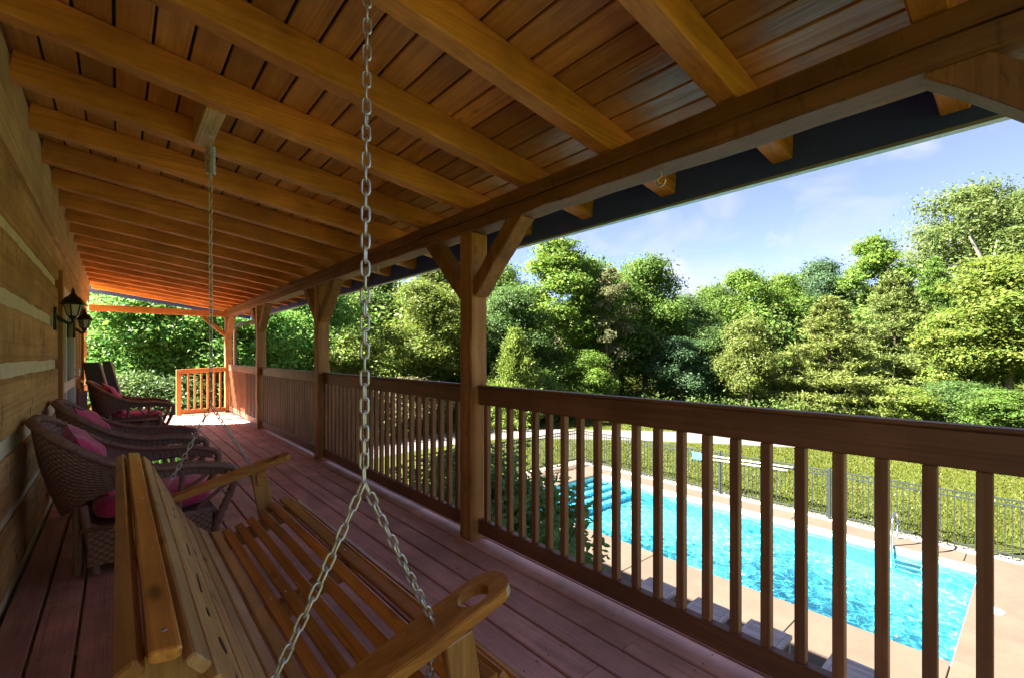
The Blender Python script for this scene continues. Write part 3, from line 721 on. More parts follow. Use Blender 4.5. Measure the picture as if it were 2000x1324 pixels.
b = MB(); b.box(-.64, -.60, -.56, DOOR0 - .1, -.03, 2.72); b.box(-.64, -.6, DOOR1 + .1, 11.3, -.03, 2.72); b.build('inner_lining', M['plate'], wall)
hs = thing('house_shade_body', (-5, 4, G), 'unseen gable and back walls of the log house, built for their shade', 'house wall')
b = MB(); b.box(-9.6, -.64, 11.2, 11.3, G, 2.72); b.build('gable_wall', M['log'], hs)  # unseen walls of the house, added as a box that casts shade
b = MB(); b.box(-9.6, -9.5, -.5, 11.2, G, 2.72); b.build('back_wall', M['log'], hs)
b = MB(); b.box(-9.5, -.64, -.6, -.5, G, 2.72); b.build('gable_wall', M['log'], hs)
b = MB(); b.prism([(-9.7, 2.72), (-.5, 2.72), (-5.1, 5.2)], -.6, 11.3); b.build('gable', M['log'], hs)

# door
dr = thing('glass_door', (WX, 7.1, 0), 'white framed glass door set in the log wall beside the lanterns', 'door')
b = MB(); b.box(WX - .14, WX + .035, 6.0, 6.17, -.0, 2.075, .006); b.build('jamb', M['doorwood'], dr)
b = MB(); b.box(WX - .14, WX + .02, 8.14, 8.26, 0, 2.0, .006); b.build('jamb', M['doorwood'], dr)
for y0, y1, z0, z1 in ((6.19, 6.42, .02, 1.98), (7.98, 8.13, .02, 1.98), (6.421, 7.979, 1.83, 1.98), (6.421, 7.979, .9, 1.0), (6.421, 7.979, .02, .2), (6.72, 6.80, .201, .899), (6.72, 6.80, 1.001, 1.829)):
    b = MB(); b.box(WX - .05, WX + .015, y0, y1, z0, z1, .006); b.build('frame_bar', M['white'], dr)
for y0, y1, z0, z1 in ((6.42, 7.98, 1.0, 1.83), (6.42, 7.98, .2, .9)):
    b = MB(); b.box(WX - .03, WX - .022, y0, y1, z0, z1, .001); b.build('pane', M['glass'], dr)
b = MB(); b.box(WX - .19, WX - .18, 6.19, 8.13, 0, 2); b.build('dark_backing', M['dark'], dr)  # dark sheet behind the panes stands in for the dark interior
b = MB(); b.tube([(WX + .02, 7.9, 1.02), (WX + .06, 7.9, 1.03), (WX + .065, 7.9, 1.12), (WX + .02, 7.9, 1.14)], .008, 6); b.build('handle', M['steel'], dr)
wd = thing('wooden_door', (WX, 9.0, 0), 'brown wooden door with brass knob past the white glass door', 'door')
b = MB(); b.box(WX - .06, WX + .0, 8.28, 9.62, .0, 2.0, .006); b.build('door_leaf', M['doorwood'], wd)
for y0, y1, z0, z1 in ((8.42, 8.88, .2, .8), (9.02, 9.48, .2, .8), (8.42, 8.88, 1.0, 1.85), (9.02, 9.48, 1.0, 1.85)):
    b = MB(); b.box(WX + .0, WX + .012, y0, y1, z0, z1, .006); b.build('door_panel', M['doorwood'], wd)
b = MB(); b.box(WX - .06, WX + .03, 9.63, 9.74, 0, 2.06, .006); b.build('jamb', M['doorwood'], wd)
b = MB(); b.lathe([(.012, 0), (.012, .02), (.028, .03), (.032, .05), (.02, .062)], 12, 0, 0, 0, True)
b.v = [(WX + .012 + z, 8.40 + x, .93 + y) for x, y, z in b.v]; b.build('knob', M['brass'], wd)
b = MB(); b.box(WX + .01, WX + .016, 8.37, 8.43, .83, .98, .002); b.build('escutcheon', M['brass'], wd)
b = MB(); b.box(WX + .018, WX + .11, 8.5, 8.62, .0, .80, .008)
tag(b.build('mauve_post', M['mauvepost']), 'short mauve painted square post standing by the wooden door', 'post')

# wall lanterns
def lantern(y, z, px, label):
    t = thing('wall_lantern', (WX, y, z), label, 'lantern', 'black wall lanterns beside the door')
    b = MB(); b.prism([(y - .035, z - .10), (y + .035, z - .10), (y + .05, z - .05), (y + .05, z + .06), (y + .03, z + .10), (y - .03, z + .10), (y - .05, z + .06), (y - .05, z - .05)], WX + .0, WX + .022, 'X'); b.build('back_plate', M['black'], t)
    cx = WX + px; K = .78
    b = MB(); b.tube([(WX + .01, y, z + .02), (WX + .05, y, z - .01), (cx - .03, y, z - .04), (cx, y, z - .03), (cx, y, z + .0)], [.02, .016, .013, .012, .012], 8); b.build('arm', M['black'], t)
    b = MB(); b.lathe([(r_ * K, z_ * K) for r_, z_ in ((.010, -.075), (.022, -.06), (.014, -.04), (.03, -.02), (.04, .0), (.052, .012))], 6, cx, y, z + .02, rot=.3); b.build('base_cup', M['black'], t)
    bz = z + .020 + .012 * K; tz = bz + .125 * K; rb, rt = .050 * K, .082 * K
    corners = []
    for k in range(6):
        a = math.pi / 3 * k + .3
        p0 = Vector((cx + rb * math.cos(a), y + rb * math.sin(a), bz)); p1 = Vector((cx + rt * math.cos(a), y + rt * math.sin(a), tz)); corners.append((p0, p1))
        b = MB(); b.tube([p0, p1], .006, 5); b.build('cage_bar', M['black'], t)
    for k in range(6):
        a0, a1 = corners[k]; b0, b1 = corners[(k + 1) % 6]
        b = MB(); b.add([a0, b0, b1, a1], [(0, 1, 2, 3)]); b.build('pane', M['frosted'], t)
    b = MB(); b.lathe([(r_ * K, z_ * K) for r_, z_ in ((.112, 0), (.118, .012), (.100, .022), (.090, .05), (.066, .085), (.040, .10), (.038, .112), (.026, .122), (.014, .14), (.020, .155), (.012, .175), (.003, .20))], 6, cx, y, tz, rot=.3); b.build('roof_cap', M['black'], t)
    b = MB(); b.lathe([(.012, 0), (.012, .055), (.008, .06)], 8, cx, y, bz); b.build('candle', M['plastic'], t)
lantern(5.65, 1.60, .125, 'nearer black wall lantern with frosted panes before the white door frame')
lantern(8.0, 1.60, .105, 'farther black wall lantern partly hidden behind the nearer one')

# dark folded panels leaning at the far end of the wall
t = thing('folded_table', (-.2, 9.95, 0), 'tall dark folded panels with pale edges leaning behind the far chair', 'folded table')
for xa, xb, yy, zt in ((-.40, -.22, 9.60, 1.17), (-.19, -.09, 9.95, 1.19)):
    b = MB(); b.prism([(xa + .16, 0), (xb + .26, 0), (xb, zt), (xa, zt)], yy, yy + .42, 'Y'); b.build('panel', M['dark'], t)
    b = MB(); b.prism([(xb + .262, 0), (xb + .282, 0), (xb + .022, zt - .01), (xb + .002, zt - .01)], yy - .004, yy + .424, 'Y'); b.build('edge_strip', M['edge'], t)

# ------------------------------------------------------------------ posts, beam, roof
SL, RB = .1382, 2.558                       # rafter slope, underside height above the floor at x = 0
def rz(x): return RB - SL * x
postsY = [-.40, 2.566, 5.739, 8.912, 12.02]
plabel = ['hewn porch post at the near right whose brace meets the beam overhead', 'big hewn porch post nearest the swing with dark inner face', 'second hewn porch post along the rail behind the hanging chain', 'third hewn porch post along the rail, before the corner post', 'bright orange corner post at the far end of the porch']
BEAM0, BEAM1 = 2.133, 2.292
for i, y in enumerate(postsY):
    t = thing('porch_post', (1.91, y + .07, 0), plabel[i], 'post', 'hewn porch posts')
    b = MB(); b.timber((1.91, y + .07, .001), (1.91, y + .07, BEAM0 - .002), .14, .14, (1, 0, 0), 16, .0045, .009, rng); b.build('shaft', M['post'], t)
    if i > 0:
        b = MB(); b.timber((1.912, y + .008, 1.72), (1.912, y - .46, BEAM0 + .03), .115, .105, (0, 1, 1), 7, .005, .006, rng, capch=False); b.build('brace', M['brace'], t)
    if i < 4:
        b = MB(); b.timber((1.912, y + .132, 1.72), (1.912, y + .60, BEAM0 + .03), .115, .105, (0, 1, -1), 7, .005, .006, rng, capch=False); b.build('brace', M['brace'], t)
    else:
        b = MB(); b.timber((1.848, y + .07, 1.74), (1.42, y + .07, 2.13), .10, .085, (1, 0, 1), 5, .003, .006, rng, capch=False); b.build('brace', M['endrail'], t)
    b = MB(); b.box(1.85, 1.97, y + .01, y + .13, G, -.04); b.build('footing_post', M['post'], t)
beam = thing('porch_beam', (1.91, 4, BEAM0), 'long dark hewn porch beam carried by the posts', 'beam')
b = MB(); b.timber((1.915, -.52, (BEAM0 + 2.212) / 2), (1.915, 12.16, (BEAM0 + 2.212) / 2), .152, 2.212 - BEAM0, (0, 0, 1), 70, .0045, .009, rng); b.build('lower_timber', M['beam'], beam)
b = MB(); b.timber((1.913, -.52, (2.2155 + BEAM1) / 2), (1.913, 12.16, (2.2155 + BEAM1) / 2), .147, BEAM1 - 2.2155, (0, 0, 1), 40, .002, .005, rng); b.build('upper_timber', M['beam'], beam)
b = MB(); b.timber((-.42, 12.09, 2.205), (1.838, 12.09, 2.205), .11, .125, (0, 0, 1), 14, .003, .006, rng); b.build('end_tie', M['endrail'], beam)
for yy in (1.16, 4.2):
    b = MB()
    pts = [(1.915, yy, BEAM0 + .02), (1.915, yy, BEAM0 - .02)] + [(1.915, yy + .022 * math.sin(a), BEAM0 - .045 + .022 * math.cos(a)) for a in [R(q) for q in range(0, 300, 30)]]
    b.tube(pts, .004, 6); tag(b.build('screw_hook', M['zinc']), 'small screw hook in the beam underside ' + ('nearest the open sky' if yy < 2 else 'past the big post'), 'hook')

roof = thing('porch_roof', (1, 4, 2.5), 'sloping porch roof of hewn rafters and rough stained boards', 'roof')
XE = 2.463
def rafter(y):
    b = MB(); x0, x1 = -.388, XE - .002
    b.timber((x0, y, rz(x0) + .07), (x1, y, rz(x1) + .07), .09, .14, (0, 0, 1), 22, .0022, .006, rng, capch=False); b.build('rafter', M['rafter'], roof)
for k in range(-1, 21): rafter(.268 + .6096 * k - .045)
xs = -.40
bw = .133
x = -.41
while x < XE - .02:
    xb = min(x + bw, XE - .001); xc = (x + xb) / 2
    b = MB(); nrm = (SL, 0, 1)
    b.timber((xc, -.80, rz(xc) + .1525), (xc, 12.55, rz(xc) + .1525), (xb - x) * math.sqrt(1 + SL * SL) - .012, .02, nrm, 30, .0012, .0035, rng); b.build('ceiling_board', M['ceiling'], roof)
    x += bw
b = MB(); b.timber((-.42, 5.9, rz(-.42) + .1865), (2.50, 5.9, rz(2.50) + .1865), 13.44, .040, (SL, 0, 1), 1, 0, .002); b.build('roof_deck', M['shingle'], roof)
b = MB(); b.box(XE, XE + .03, -.82, 12.62, 2.166, 2.40, .003); b.build('fascia', M['fascia'], roof)
b = MB(); b.box(XE - .004, XE + .038, -.82, 12.62, 2.150, 2.1655, .003); b.build('drip_edge', M['drip'], roof)
b = MB(); b.timber((-.42, 12.58, rz(-.42) + .05), (XE - .001, 12.58, rz(XE) + .05), .035, .23, (0, 0, 1), 1, 0, .003); b.build('rake_board', M['fascia'], roof)
# unseen main roof above the house, added to cast its shade
b = MB(); b.timber((-.42, 5.4, 2.80), (-5.1, 5.4, 5.3), 12.8, .12, (0, 0, 1), 1, 0, .002); b.build('shade_main_roof', M['shingle'], roof)
b = MB(); b.timber((-5.1, 5.4, 5.3), (-10.0, 5.4, 2.70), 12.8, .12, (0, 0, 1), 1, 0, .002); b.build('shade_main_roof', M['shingle'], roof)

# downspout
t = thing('downspout', (2.1, 12.25, 0), 'dark brown downspout bending up to the eave by the corner post', 'downspout')
b = MB(); b.tube([(XE - .04, 11.4, 2.14), (2.38, 11.5, 2.05), (2.16, 12.2, 2.0), (2.10, 12.36, 1.94), (2.09, 12.38, 1.80), (2.09, 12.38, .9), (2.09, 12.38, G)], .034, 10); b.build('pipe', M['pipe'], t)
for z in (.4, 1.4):
    b = MB(); b.lathe([(.040, 0), (.040, .03)], 10, 2.09, 12.38, z); b.build('strap', M['pipe'], t)

# ------------------------------------------------------------------ railings
rl = ['dark stained porch railing in front of the pool, nearest the viewer', 'porch railing between the big post and the second post', 'porch railing between the second and the third post', 'far porch railing between the third post and the corner post']
pbal = None
for i in range(4):
    ya, yb = postsY[i] + .142, postsY[i + 1] - .002
    t = thing('deck_railing', (1.92, (ya + yb) / 2, 0), rl[i], 'railing', 'railings along the porch edge')
    b = MB(); b.timber((1.924, ya, 1.0), (1.924, yb, 1.0), .046, .118, (0, 0, 1), 8, .0012, .005, rng); b.build('top_rail', M['rail'], t)
    b = MB(); b.timber((1.924, ya, 1.067), (1.924, yb, 1.067), .062, .014, (0, 0, 1), 4, .0006, .004, rng); b.build('rail_cap', M['edge'] if False else M['rail'], t)
    b = MB(); b.timber((1.924, ya, .095), (1.924, yb, .095), .046, .10, (0, 0, 1), 8, .0012, .004, rng); b.build('bottom_rail', M['rail'], t)
    y = .0928 + .019
    while y - .119 > ya + .02: y -= .119
    while y < ya + .02: y += .119
    while y < yb - .015:
        b = MB(); b.timber((1.925, y, .1455), (1.925, y, .9405), .036, .036, (1, 0, 0), 1, 0, .003); b.build('baluster', M['baluster'], t)
        y += .119
# end railing with a gap for the stairs
t = thing('end_railing', (1.4, 12.06, 0), 'short orange railing beside the stair gap at the far end', 'railing')
b = MB(); b.timber((.99, 12.06, 0), (.99, 12.06, .978), .09, .085, (1, 0, 0), 3, .001, .004, rng); b.build('newel', M['endrail'], t)
b = MB(); b.timber((1.036, 12.06, .935), (1.838, 12.06, .975), .045, .10, (0, 0, 1), 3, .001, .004, rng); b.build('top_rail', M['endrail'], t)
b = MB(); b.timber((1.036, 12.06, .07), (1.838, 12.06, .07), .045, .10, (0, 0, 1), 3, .001, .004, rng); b.build('bottom_rail', M['endrail'], t)
for k in range(6):
    xx = 1.16 + .118 * k; b = MB(); b.timber((xx, 12.06, .1205), (xx, 12.06, .89 + .04 * k / 6), .036, .036, (1, 0, 0), 1, 0, .003); b.build('baluster', M['endrail'], t)
t = thing('stair_newel_panel', (-.22, 12.06, 0), 'orange boxed rail stub at the stair gap behind the dark panels', 'railing')
b = MB(); b.box(-.39, -.10, 12.02, 12.10, .0, .90, .006); b.build('panel', M['endrail'], t)
b = MB(); b.box(-.405, -.085, 12.0, 12.12, .902, .925, .004); b.build('cap', M['endrail'], t)

# ------------------------------------------------------------------ porch swing
SY0, SY1 = .97, 3.05
sw = thing('porch_swing', (.4, 2.0, .3), 'varnished slatted wooden porch swing hung on steel chains', 'porch swing')
def slat(x0, z0, x1, z1, th, mat, name='seat_slat', y0=SY0, y1=SY1, sub=0.0):
    a = Vector((x0, 0, z0)); c = Vector((x1, 0, z1)); d = (c - a); w = d.length; d.normalize()
    n = Vector((-d.z, 0, d.x))
    if n.z < 0: n = -n
    m = (a + c) / 2 - n * (th / 2)
    b = MB(); b.timber((m.x, y0, m.z), (m.x, y1, m.z), w, th, n, 10, .0008, .004, rng); return b.build(name, mat, sw)
slat(-.008, .764, .022, .782, .030, M['swing'], 'back_slat')
slat(.040, .786, .086, .780, .022, M['swing'], 'back_slat')
slat(.102, .762, .131, .727, .022, M['swingpale'], 'back_slat')
# wide back plank; dark plates on it stand for the shade in its slits
dz = M['swingpale']
A0 = Vector((.141, 0, .706)); A1 = Vector((.230, 0, .502)); dd = (A1 - A0); wd_ = dd.length; dd.normalize(); nn = Vector((-dd.z, 0, dd.x)); nn = nn if nn.z > 0 else -nn
slits = []
for y, u, lg, wdth in ((1.12, .62, .10, .016), (1.25, .50, .07, .04), (1.38, .36, .06, .018), (1.62, .45, .20, .016), (1.98, .55, .20, .016), (2.30, .38, .10, .012), (2.55, .55, .10, .012), (2.78, .4, .08, .012)):
    slits.append((y, u * wd_, lg, wdth))
b = MB(); b.timber(((A0 + A1) / 2 - nn * .011)[:1] + (SY0,) + ((A0 + A1) / 2 - nn * .011)[2:3], ((A0 + A1) / 2 - nn * .011)[:1] + (SY1,) + ((A0 + A1) / 2 - nn * .011)[2:3], wd_, .022, nn, 10, .0008, .004, rng)
b.build('back_panel', dz, sw)
for y, u, lg, wdth in slits:
    p = A0 + dd * u + nn * .0015
    b = MB(); n = 12
    vs = []
    for k in range(n):
        a = 2 * math.pi * k / n; q = p + dd * (math.sin(a) * wdth * .5 + .12 * math.cos(a) * lg * .5); vs.append((q.x, y + math.cos(a) * lg * .5, q.z))
    vs2 = [(vx_ - nn.x * .004, vy_, vz_ - nn.z * .004) for vx_, vy_, vz_ in vs]
    b.add(vs + vs2, [tuple(range(n)), tuple(reversed(range(n, 2 * n)))] + [((i + 1) % n, i, n + i, n + (i + 1) % n) for i in range(n)]); b.build('slit_shade', M['dark'], sw)
slat(.240, .486, .279, .415, .022, M['swingpale'], 'back_slat')
slat(.288, .402, .328, .348, .022, M['swingpale'], 'back_slat')
slat(.338, .336, .384, .296, .022, M['swingpale'], 'back_slat')
seatp = [(.396, .288), (.449, .290), (.510, .300), (.569, .317), (.630, .345), (.690, .376), (.748, .406)]
for i in range(len(seatp)):
    x0, z0 = seatp[i]; nx = seatp[i + 1] if i + 1 < len(seatp) else (.806, .414)
    d = Vector((nx[0] - x0, nx[1] - z0)); d.normalize(); w = .043
    slat(x0, z0, x0 + d.x * w, z0 + d.y * w, .022, M['swingpale'] if i < 1 else M['swing'], 'seat_slat', SY0 + rng.uniform(-.006, .006), SY1 + rng.uniform(-.006, .006))
slat(.808, .412, .836, .372, .022, M['swing'], 'seat_slat')
b = MB(); b.timber((.862, SY0 - .02, .335), (.862, SY1 + .02, .335), .024, .075, (0, 0, 1), 4, .0008, .004, rng); b.build('front_apron', M['swing'], sw)
b = MB()
for x_, z_ in seatp:
    for yy in (1.04, 2.04, 2.98):
        b.lathe([(.0055, 0), (.0045, .0014)], 8, x_ + .02 + rng.uniform(-.004, .004), yy + rng.uniform(-.006, .006), z_ + .006)
for x_, z_ in ((.063, .7835),):
    for yy in (1.04, 2.04, 2.98): b.lathe([(.006, 0), (.005, .0014)], 8, x_, yy, z_)
b.build('screw_heads', M['zinc'], sw, kind='stuff')
# curved end frames under the slats
prof = [(.0, .745), (.05, .760), (.095, .740), (.125, .690), (.215, .480), (.26, .400), (.32, .325), (.39, .264), (.45, .266), (.57, .292), (.69, .350), (.80, .388), (.845, .350), (.84, .300), (.69, .265), (.55, .210), (.42, .180), (.33, .200), (.24, .290), (.15, .450), (.04, .660), (-.01, .700)]
for y0, y1 in ((1.02, 1.06), (2.02, 2.06), (2.96, 3.0)):
    b = MB(); b.prism(prof, y0, y1, 'Y'); b.build('curved_frame', M['swingz'], sw)
# arms: a plank with a round cup hole, sloping up to the front
def arm(yc, y_in):
    n = 40
    outer = []; W = .061
    def wv(s):   # half width along the arm, waisted behind
        return .042 + .019 * min(1, max(0, (s - .12) / .28))
    S = .66
    for i in range(14): s = S * .90 * i / 13; outer.append((s, -wv(s)))
    for i in range(1, 8):
        a = -math.pi / 2 + math.pi * i / 8; outer.append((S * .90 + .061 * math.cos(a) * 1.0, wv(S) * math.sin(a)))
    for i in range(13, -1, -1): s = S * .90 * i / 13; outer.append((s, wv(s)))
    hc = (.545, 0); hr = .036
    ring = []
    m = len(outer)
    import bmesh
    bm = bmesh.new()
    ov = [bm.verts.new((s, t, 0)) for s, t in outer]; hv = [bm.verts.new((hc[0] + 1.25 * hr * math.cos(2 * math.pi * k / 24), hr * math.sin(2 * math.pi * k / 24), 0)) for k in range(24)]
    ed = [bm.edges.new((ov[i], ov[(i + 1) % m])) for i in range(m)] + [bm.edges.new((hv[i], hv[(i + 1) % 24])) for i in range(24)]
    bmesh.ops.triangle_fill(bm, use_beauty=True, edges=ed)
    ex = bmesh.ops.extrude_face_region(bm, geom=bm.faces[:])
    for v in ex['geom']:
        if isinstance(v, bmesh.types.BMVert): v.co.z -= .034
    bmesh.ops.recalc_face_normals(bm, faces=bm.faces[:])
    bmesh.ops.bevel(bm, geom=[e for e in bm.edges if len(e.link_faces) == 2 and e.calc_face_angle(0) > 1.0], offset=.003, segments=2, affect='EDGES', clamp_overlap=True)
    p0 = Vector((.195, yc, .500)); p1 = Vector((.835, yc, .668)); d = (p1 - p0).normalized(); side = Vector((0, 1, 0)); up = d.cross(side); up = up if up.z > 0 else -up
    off = root_loc(sw)
    for v in bm.verts: 
        c = p0 + d * v.co.x + side * v.co.y + up * v.co.z; v.co = c - Vector(off)
    me = bpy.data.meshes.new('armrest'); bm.to_mesh(me); bm.free(); me.materials.append(M['swingx'])
    o = bpy.data.objects.new('armrest', me); C.objects.link(o); o.parent = sw
    # support leg below the arm, with its small block
    b = MB(); b.timber((.640, y_in, .582), (.700, y_in, .225), .030, .085, (1, 0, .15), 2, .001, .004, rng); b.build('arm_support', M['swingz'], sw)
    sg = 1 if y_in > 2 else -1
    b = MB(); b.timber((.640, y_in - sg * .027, .575), (.650, y_in - sg * .027, .505), .022, .036, (1, 0, .15), 1, 0, .003); b.build('support_block', M['swingx'], sw)
arm(1.0, .955); arm(3.13, 3.075)

# chains: single links, shared mesh
def link_mesh():
    b = MB(); pts = []; hl, hw = .0098, .0082
    for k in range(6): a = math.pi * k / 5; pts.append((hw * math.cos(a), 0, hl + hw * math.sin(a)))
    for k in range(6): a = math.pi + math.pi * k / 5; pts.append((hw * math.cos(a), 0, -hl + hw * math.sin(a)))
    b.tube(pts, .00285, 7, True); me = b.mesh('chain_link'); me.materials.append(M['zinc']); return me
LM = link_mesh(); PITCH = .0298
def chain(p0, p1, label=None, slack=0.0, name='chain', tw=.0):
    p0 = Vector(p0); p1 = Vector(p1)
    e = bpy.data.objects.new(name, None); C.objects.link(e); e.parent = sw
    if label: e['label'] = label
    off = Vector(root_loc(sw)); L_ = (p1 - p0).length; n = max(2, round(L_ / PITCH)); prev = None
    def pos(t): return p0.lerp(p1, t) + Vector((0, 0, -slack * 4 * t * (1 - t)))
    d0 = (p1 - p0).normalized(); s0 = Vector((math.cos(.6 + tw), math.sin(.6 + tw), 0)); s0 = (s0 - d0 * s0.dot(d0)).normalized()
    for i in range(n):
        c = pos((i + .5) / n); d = (pos((i + 1) / n) - pos(i / n)).normalized()
        a = (math.pi / 2 if i % 2 else 0) + rng.uniform(-.22, .22)
        s = s0 - d * s0.dot(d); s.normalize(); q = d.cross(s); sx = s * math.cos(a) + q * math.sin(a); sy = d.cross(sx)
        o = bpy.data.objects.new('chain_link', LM); C.objects.link(o); o.parent = e
        mt = Matrix((sx, sy, d)).transposed().to_4x4(); mt.translation = c - off; o.matrix_local = mt
J1 = (.405, .962, 1.007); J2 = (.388, 2.975, 1.010)
chain(J1, (.425, .985, 2.50), tw=.5)
chain(J2, (.376, 2.90, 2.215), tw=.2)
chain(J1, (.606, 1.005, .606), slack=.006, tw=.3)
chain((.606, .998, .60), (.640, 1.10, .34), tw=.3)
chain(J1, (.200, .955, .62), slack=.01, tw=1.0)
chain(J2, (.618, 3.13, .611), slack=.006, tw=.3)
chain(J2, (.205, 3.02, .60), slack=.01, tw=1.0)
# spring with its two draw loops and the eye hook
b = MB(); pts = []
for k in range(14 * 10 + 1):
    a = 2 * math.pi * k / 10; pts.append((.376 + .021 * math.cos(a), 2.90 + .021 * math.sin(a), 2.395 - .150 * k / 140))
b.tube(pts, .0036, 5); b.build('spring_coil', M['zinc'], sw)
b = MB()
for sx in (-.010, .010):
    b.tube([(.376 + sx, 2.90, 2.225), (.376 + sx, 2.90, 2.43), (.376 + sx * .3, 2.90, 2.438)], .0026, 6); b.tube([(.376, 2.90 + sx, 2.40), (.376, 2.90 + sx, 2.215), (.376, 2.90 + sx * .3, 2.207)], .0026, 6)
b.build('spring_draw_loop', M['zinc'], sw)
b = MB(); b.tube([(.376, 2.9, 2.52), (.376, 2.9, 2.485)] + [(.376 + .018 * math.sin(a), 2.9 + .006 * math.sin(a), 2.462 + .018 * math.cos(a)) for a in [R(q) for q in range(0, 330, 30)]], .0042, 6)
b.build('eye_hook', M['zinc'], sw)
for yb0, yb1, lb in ((2.712, 3.218, 'pale raw pine block between rafters carrying the far swing chain'), (.90, 1.40, 'pale raw pine block between rafters above the near swing chain')):
    if yb0 < 2: yb0, yb1 = .880, 1.386
    b = MB(); b.box(.333, .420, yb0, yb1, 2.503, 2.66, .004); tag(b.build('hanger_block', M['pine']), lb, 'block')

# ------------------------------------------------------------------ wicker chairs, cushions, tables
def smooth(pts, n):
    pts = [Vector(p) for p in pts]; out = []; m = len(pts)
    for i in range(n + 1):
        t = i / n * (m - 1); k = min(int(t), m - 2); u = t - k
        p0 = pts[max(k - 1, 0)]; p1 = pts[k]; p2 = pts[k + 1]; p3 = pts[min(k + 2, m - 1)]
        out.append(0.5 * ((2 * p1) + (p2 - p0) * u + (2 * p0 - 5 * p1 + 4 * p2 - p3) * u * u + (3 * p1 - p0 - 3 * p2 + p3) * u ** 3))
    return out
def weave_sheet(name, fn, nu, nv, parent, cu, cv, amp=.006, th=.016, mat=None):
    """a woven sheet: fn(u,v) gives points; strands rise and dive in a basket weave; has both faces"""
    P = [[Vector(fn(i / nu, j / nv)) for i in range(nu + 1)] for j in range(nv + 1)]
    vs = []; wv = []
    for side in (0, 1):
        for j in range(nv + 1):
            for i in range(nu + 1):
                du = P[j][min(i + 1, nu)] - P[j][max(i - 1, 0)]; dv = P[min(j + 1, nv)][i] - P[max(j - 1, 0)][i]
                n = du.cross(dv)
                if n.length > 1e-9: n.normalize()
                a = (i / nu) * cu; bq = (j / nv) * cv
                s = math.sin(math.pi * a) * (1 if int(bq) % 2 == 0 else -1)
                groove = abs(math.sin(math.pi * bq)) ** .5
                h = amp * (s * .8) + amp * .7 * (groove - .5)
                if side == 0: vs.append(P[j][i] + n * (th / 2 + h)); wv.append(min(1, max(0, .12 + .62 * groove * (.55 + .45 * s))))
                else: vs.append(P[j][i] - n * (th / 2 - h)); wv.append(min(1, max(0, .12 + .62 * groove * (.55 - .45 * s))))
    N = (nu + 1) * (nv + 1); fs = []
    for j in range(nv):
        for i in range(nu):
            a = j * (nu + 1) + i; fs.append((a, a + 1, a + nu + 2, a + nu + 1)); fs.append((N + a, N + a + nu + 1, N + a + nu + 2, N + a + 1))
    for i in range(nu):
        fs.append((i + 1, i, N + i, N + i + 1)); a = nv * (nu + 1) + i; fs.append((a, a + 1, N + a + 1, N + a))
    for j in range(nv):
        a = j * (nu + 1); fs.append((a, a + nu + 1, N + a + nu + 1, N + a)); a += nu; fs.append((a + nu + 1, a, N + a, N + a + nu + 1))
    b = MB(); b.add(vs, fs, True); o = b.build(name, mat or M['wicker'], parent)
    o.data.attributes['weave'].data.foreach_set('value', wv)
    return o
def braid(pts, r, n=7):
    """a wrapped cane: a tube whose radius swells strand by strand"""
    m = len(pts); return [r * (1 + .13 * (1 if i % 2 else -1)) for i in range(m)]
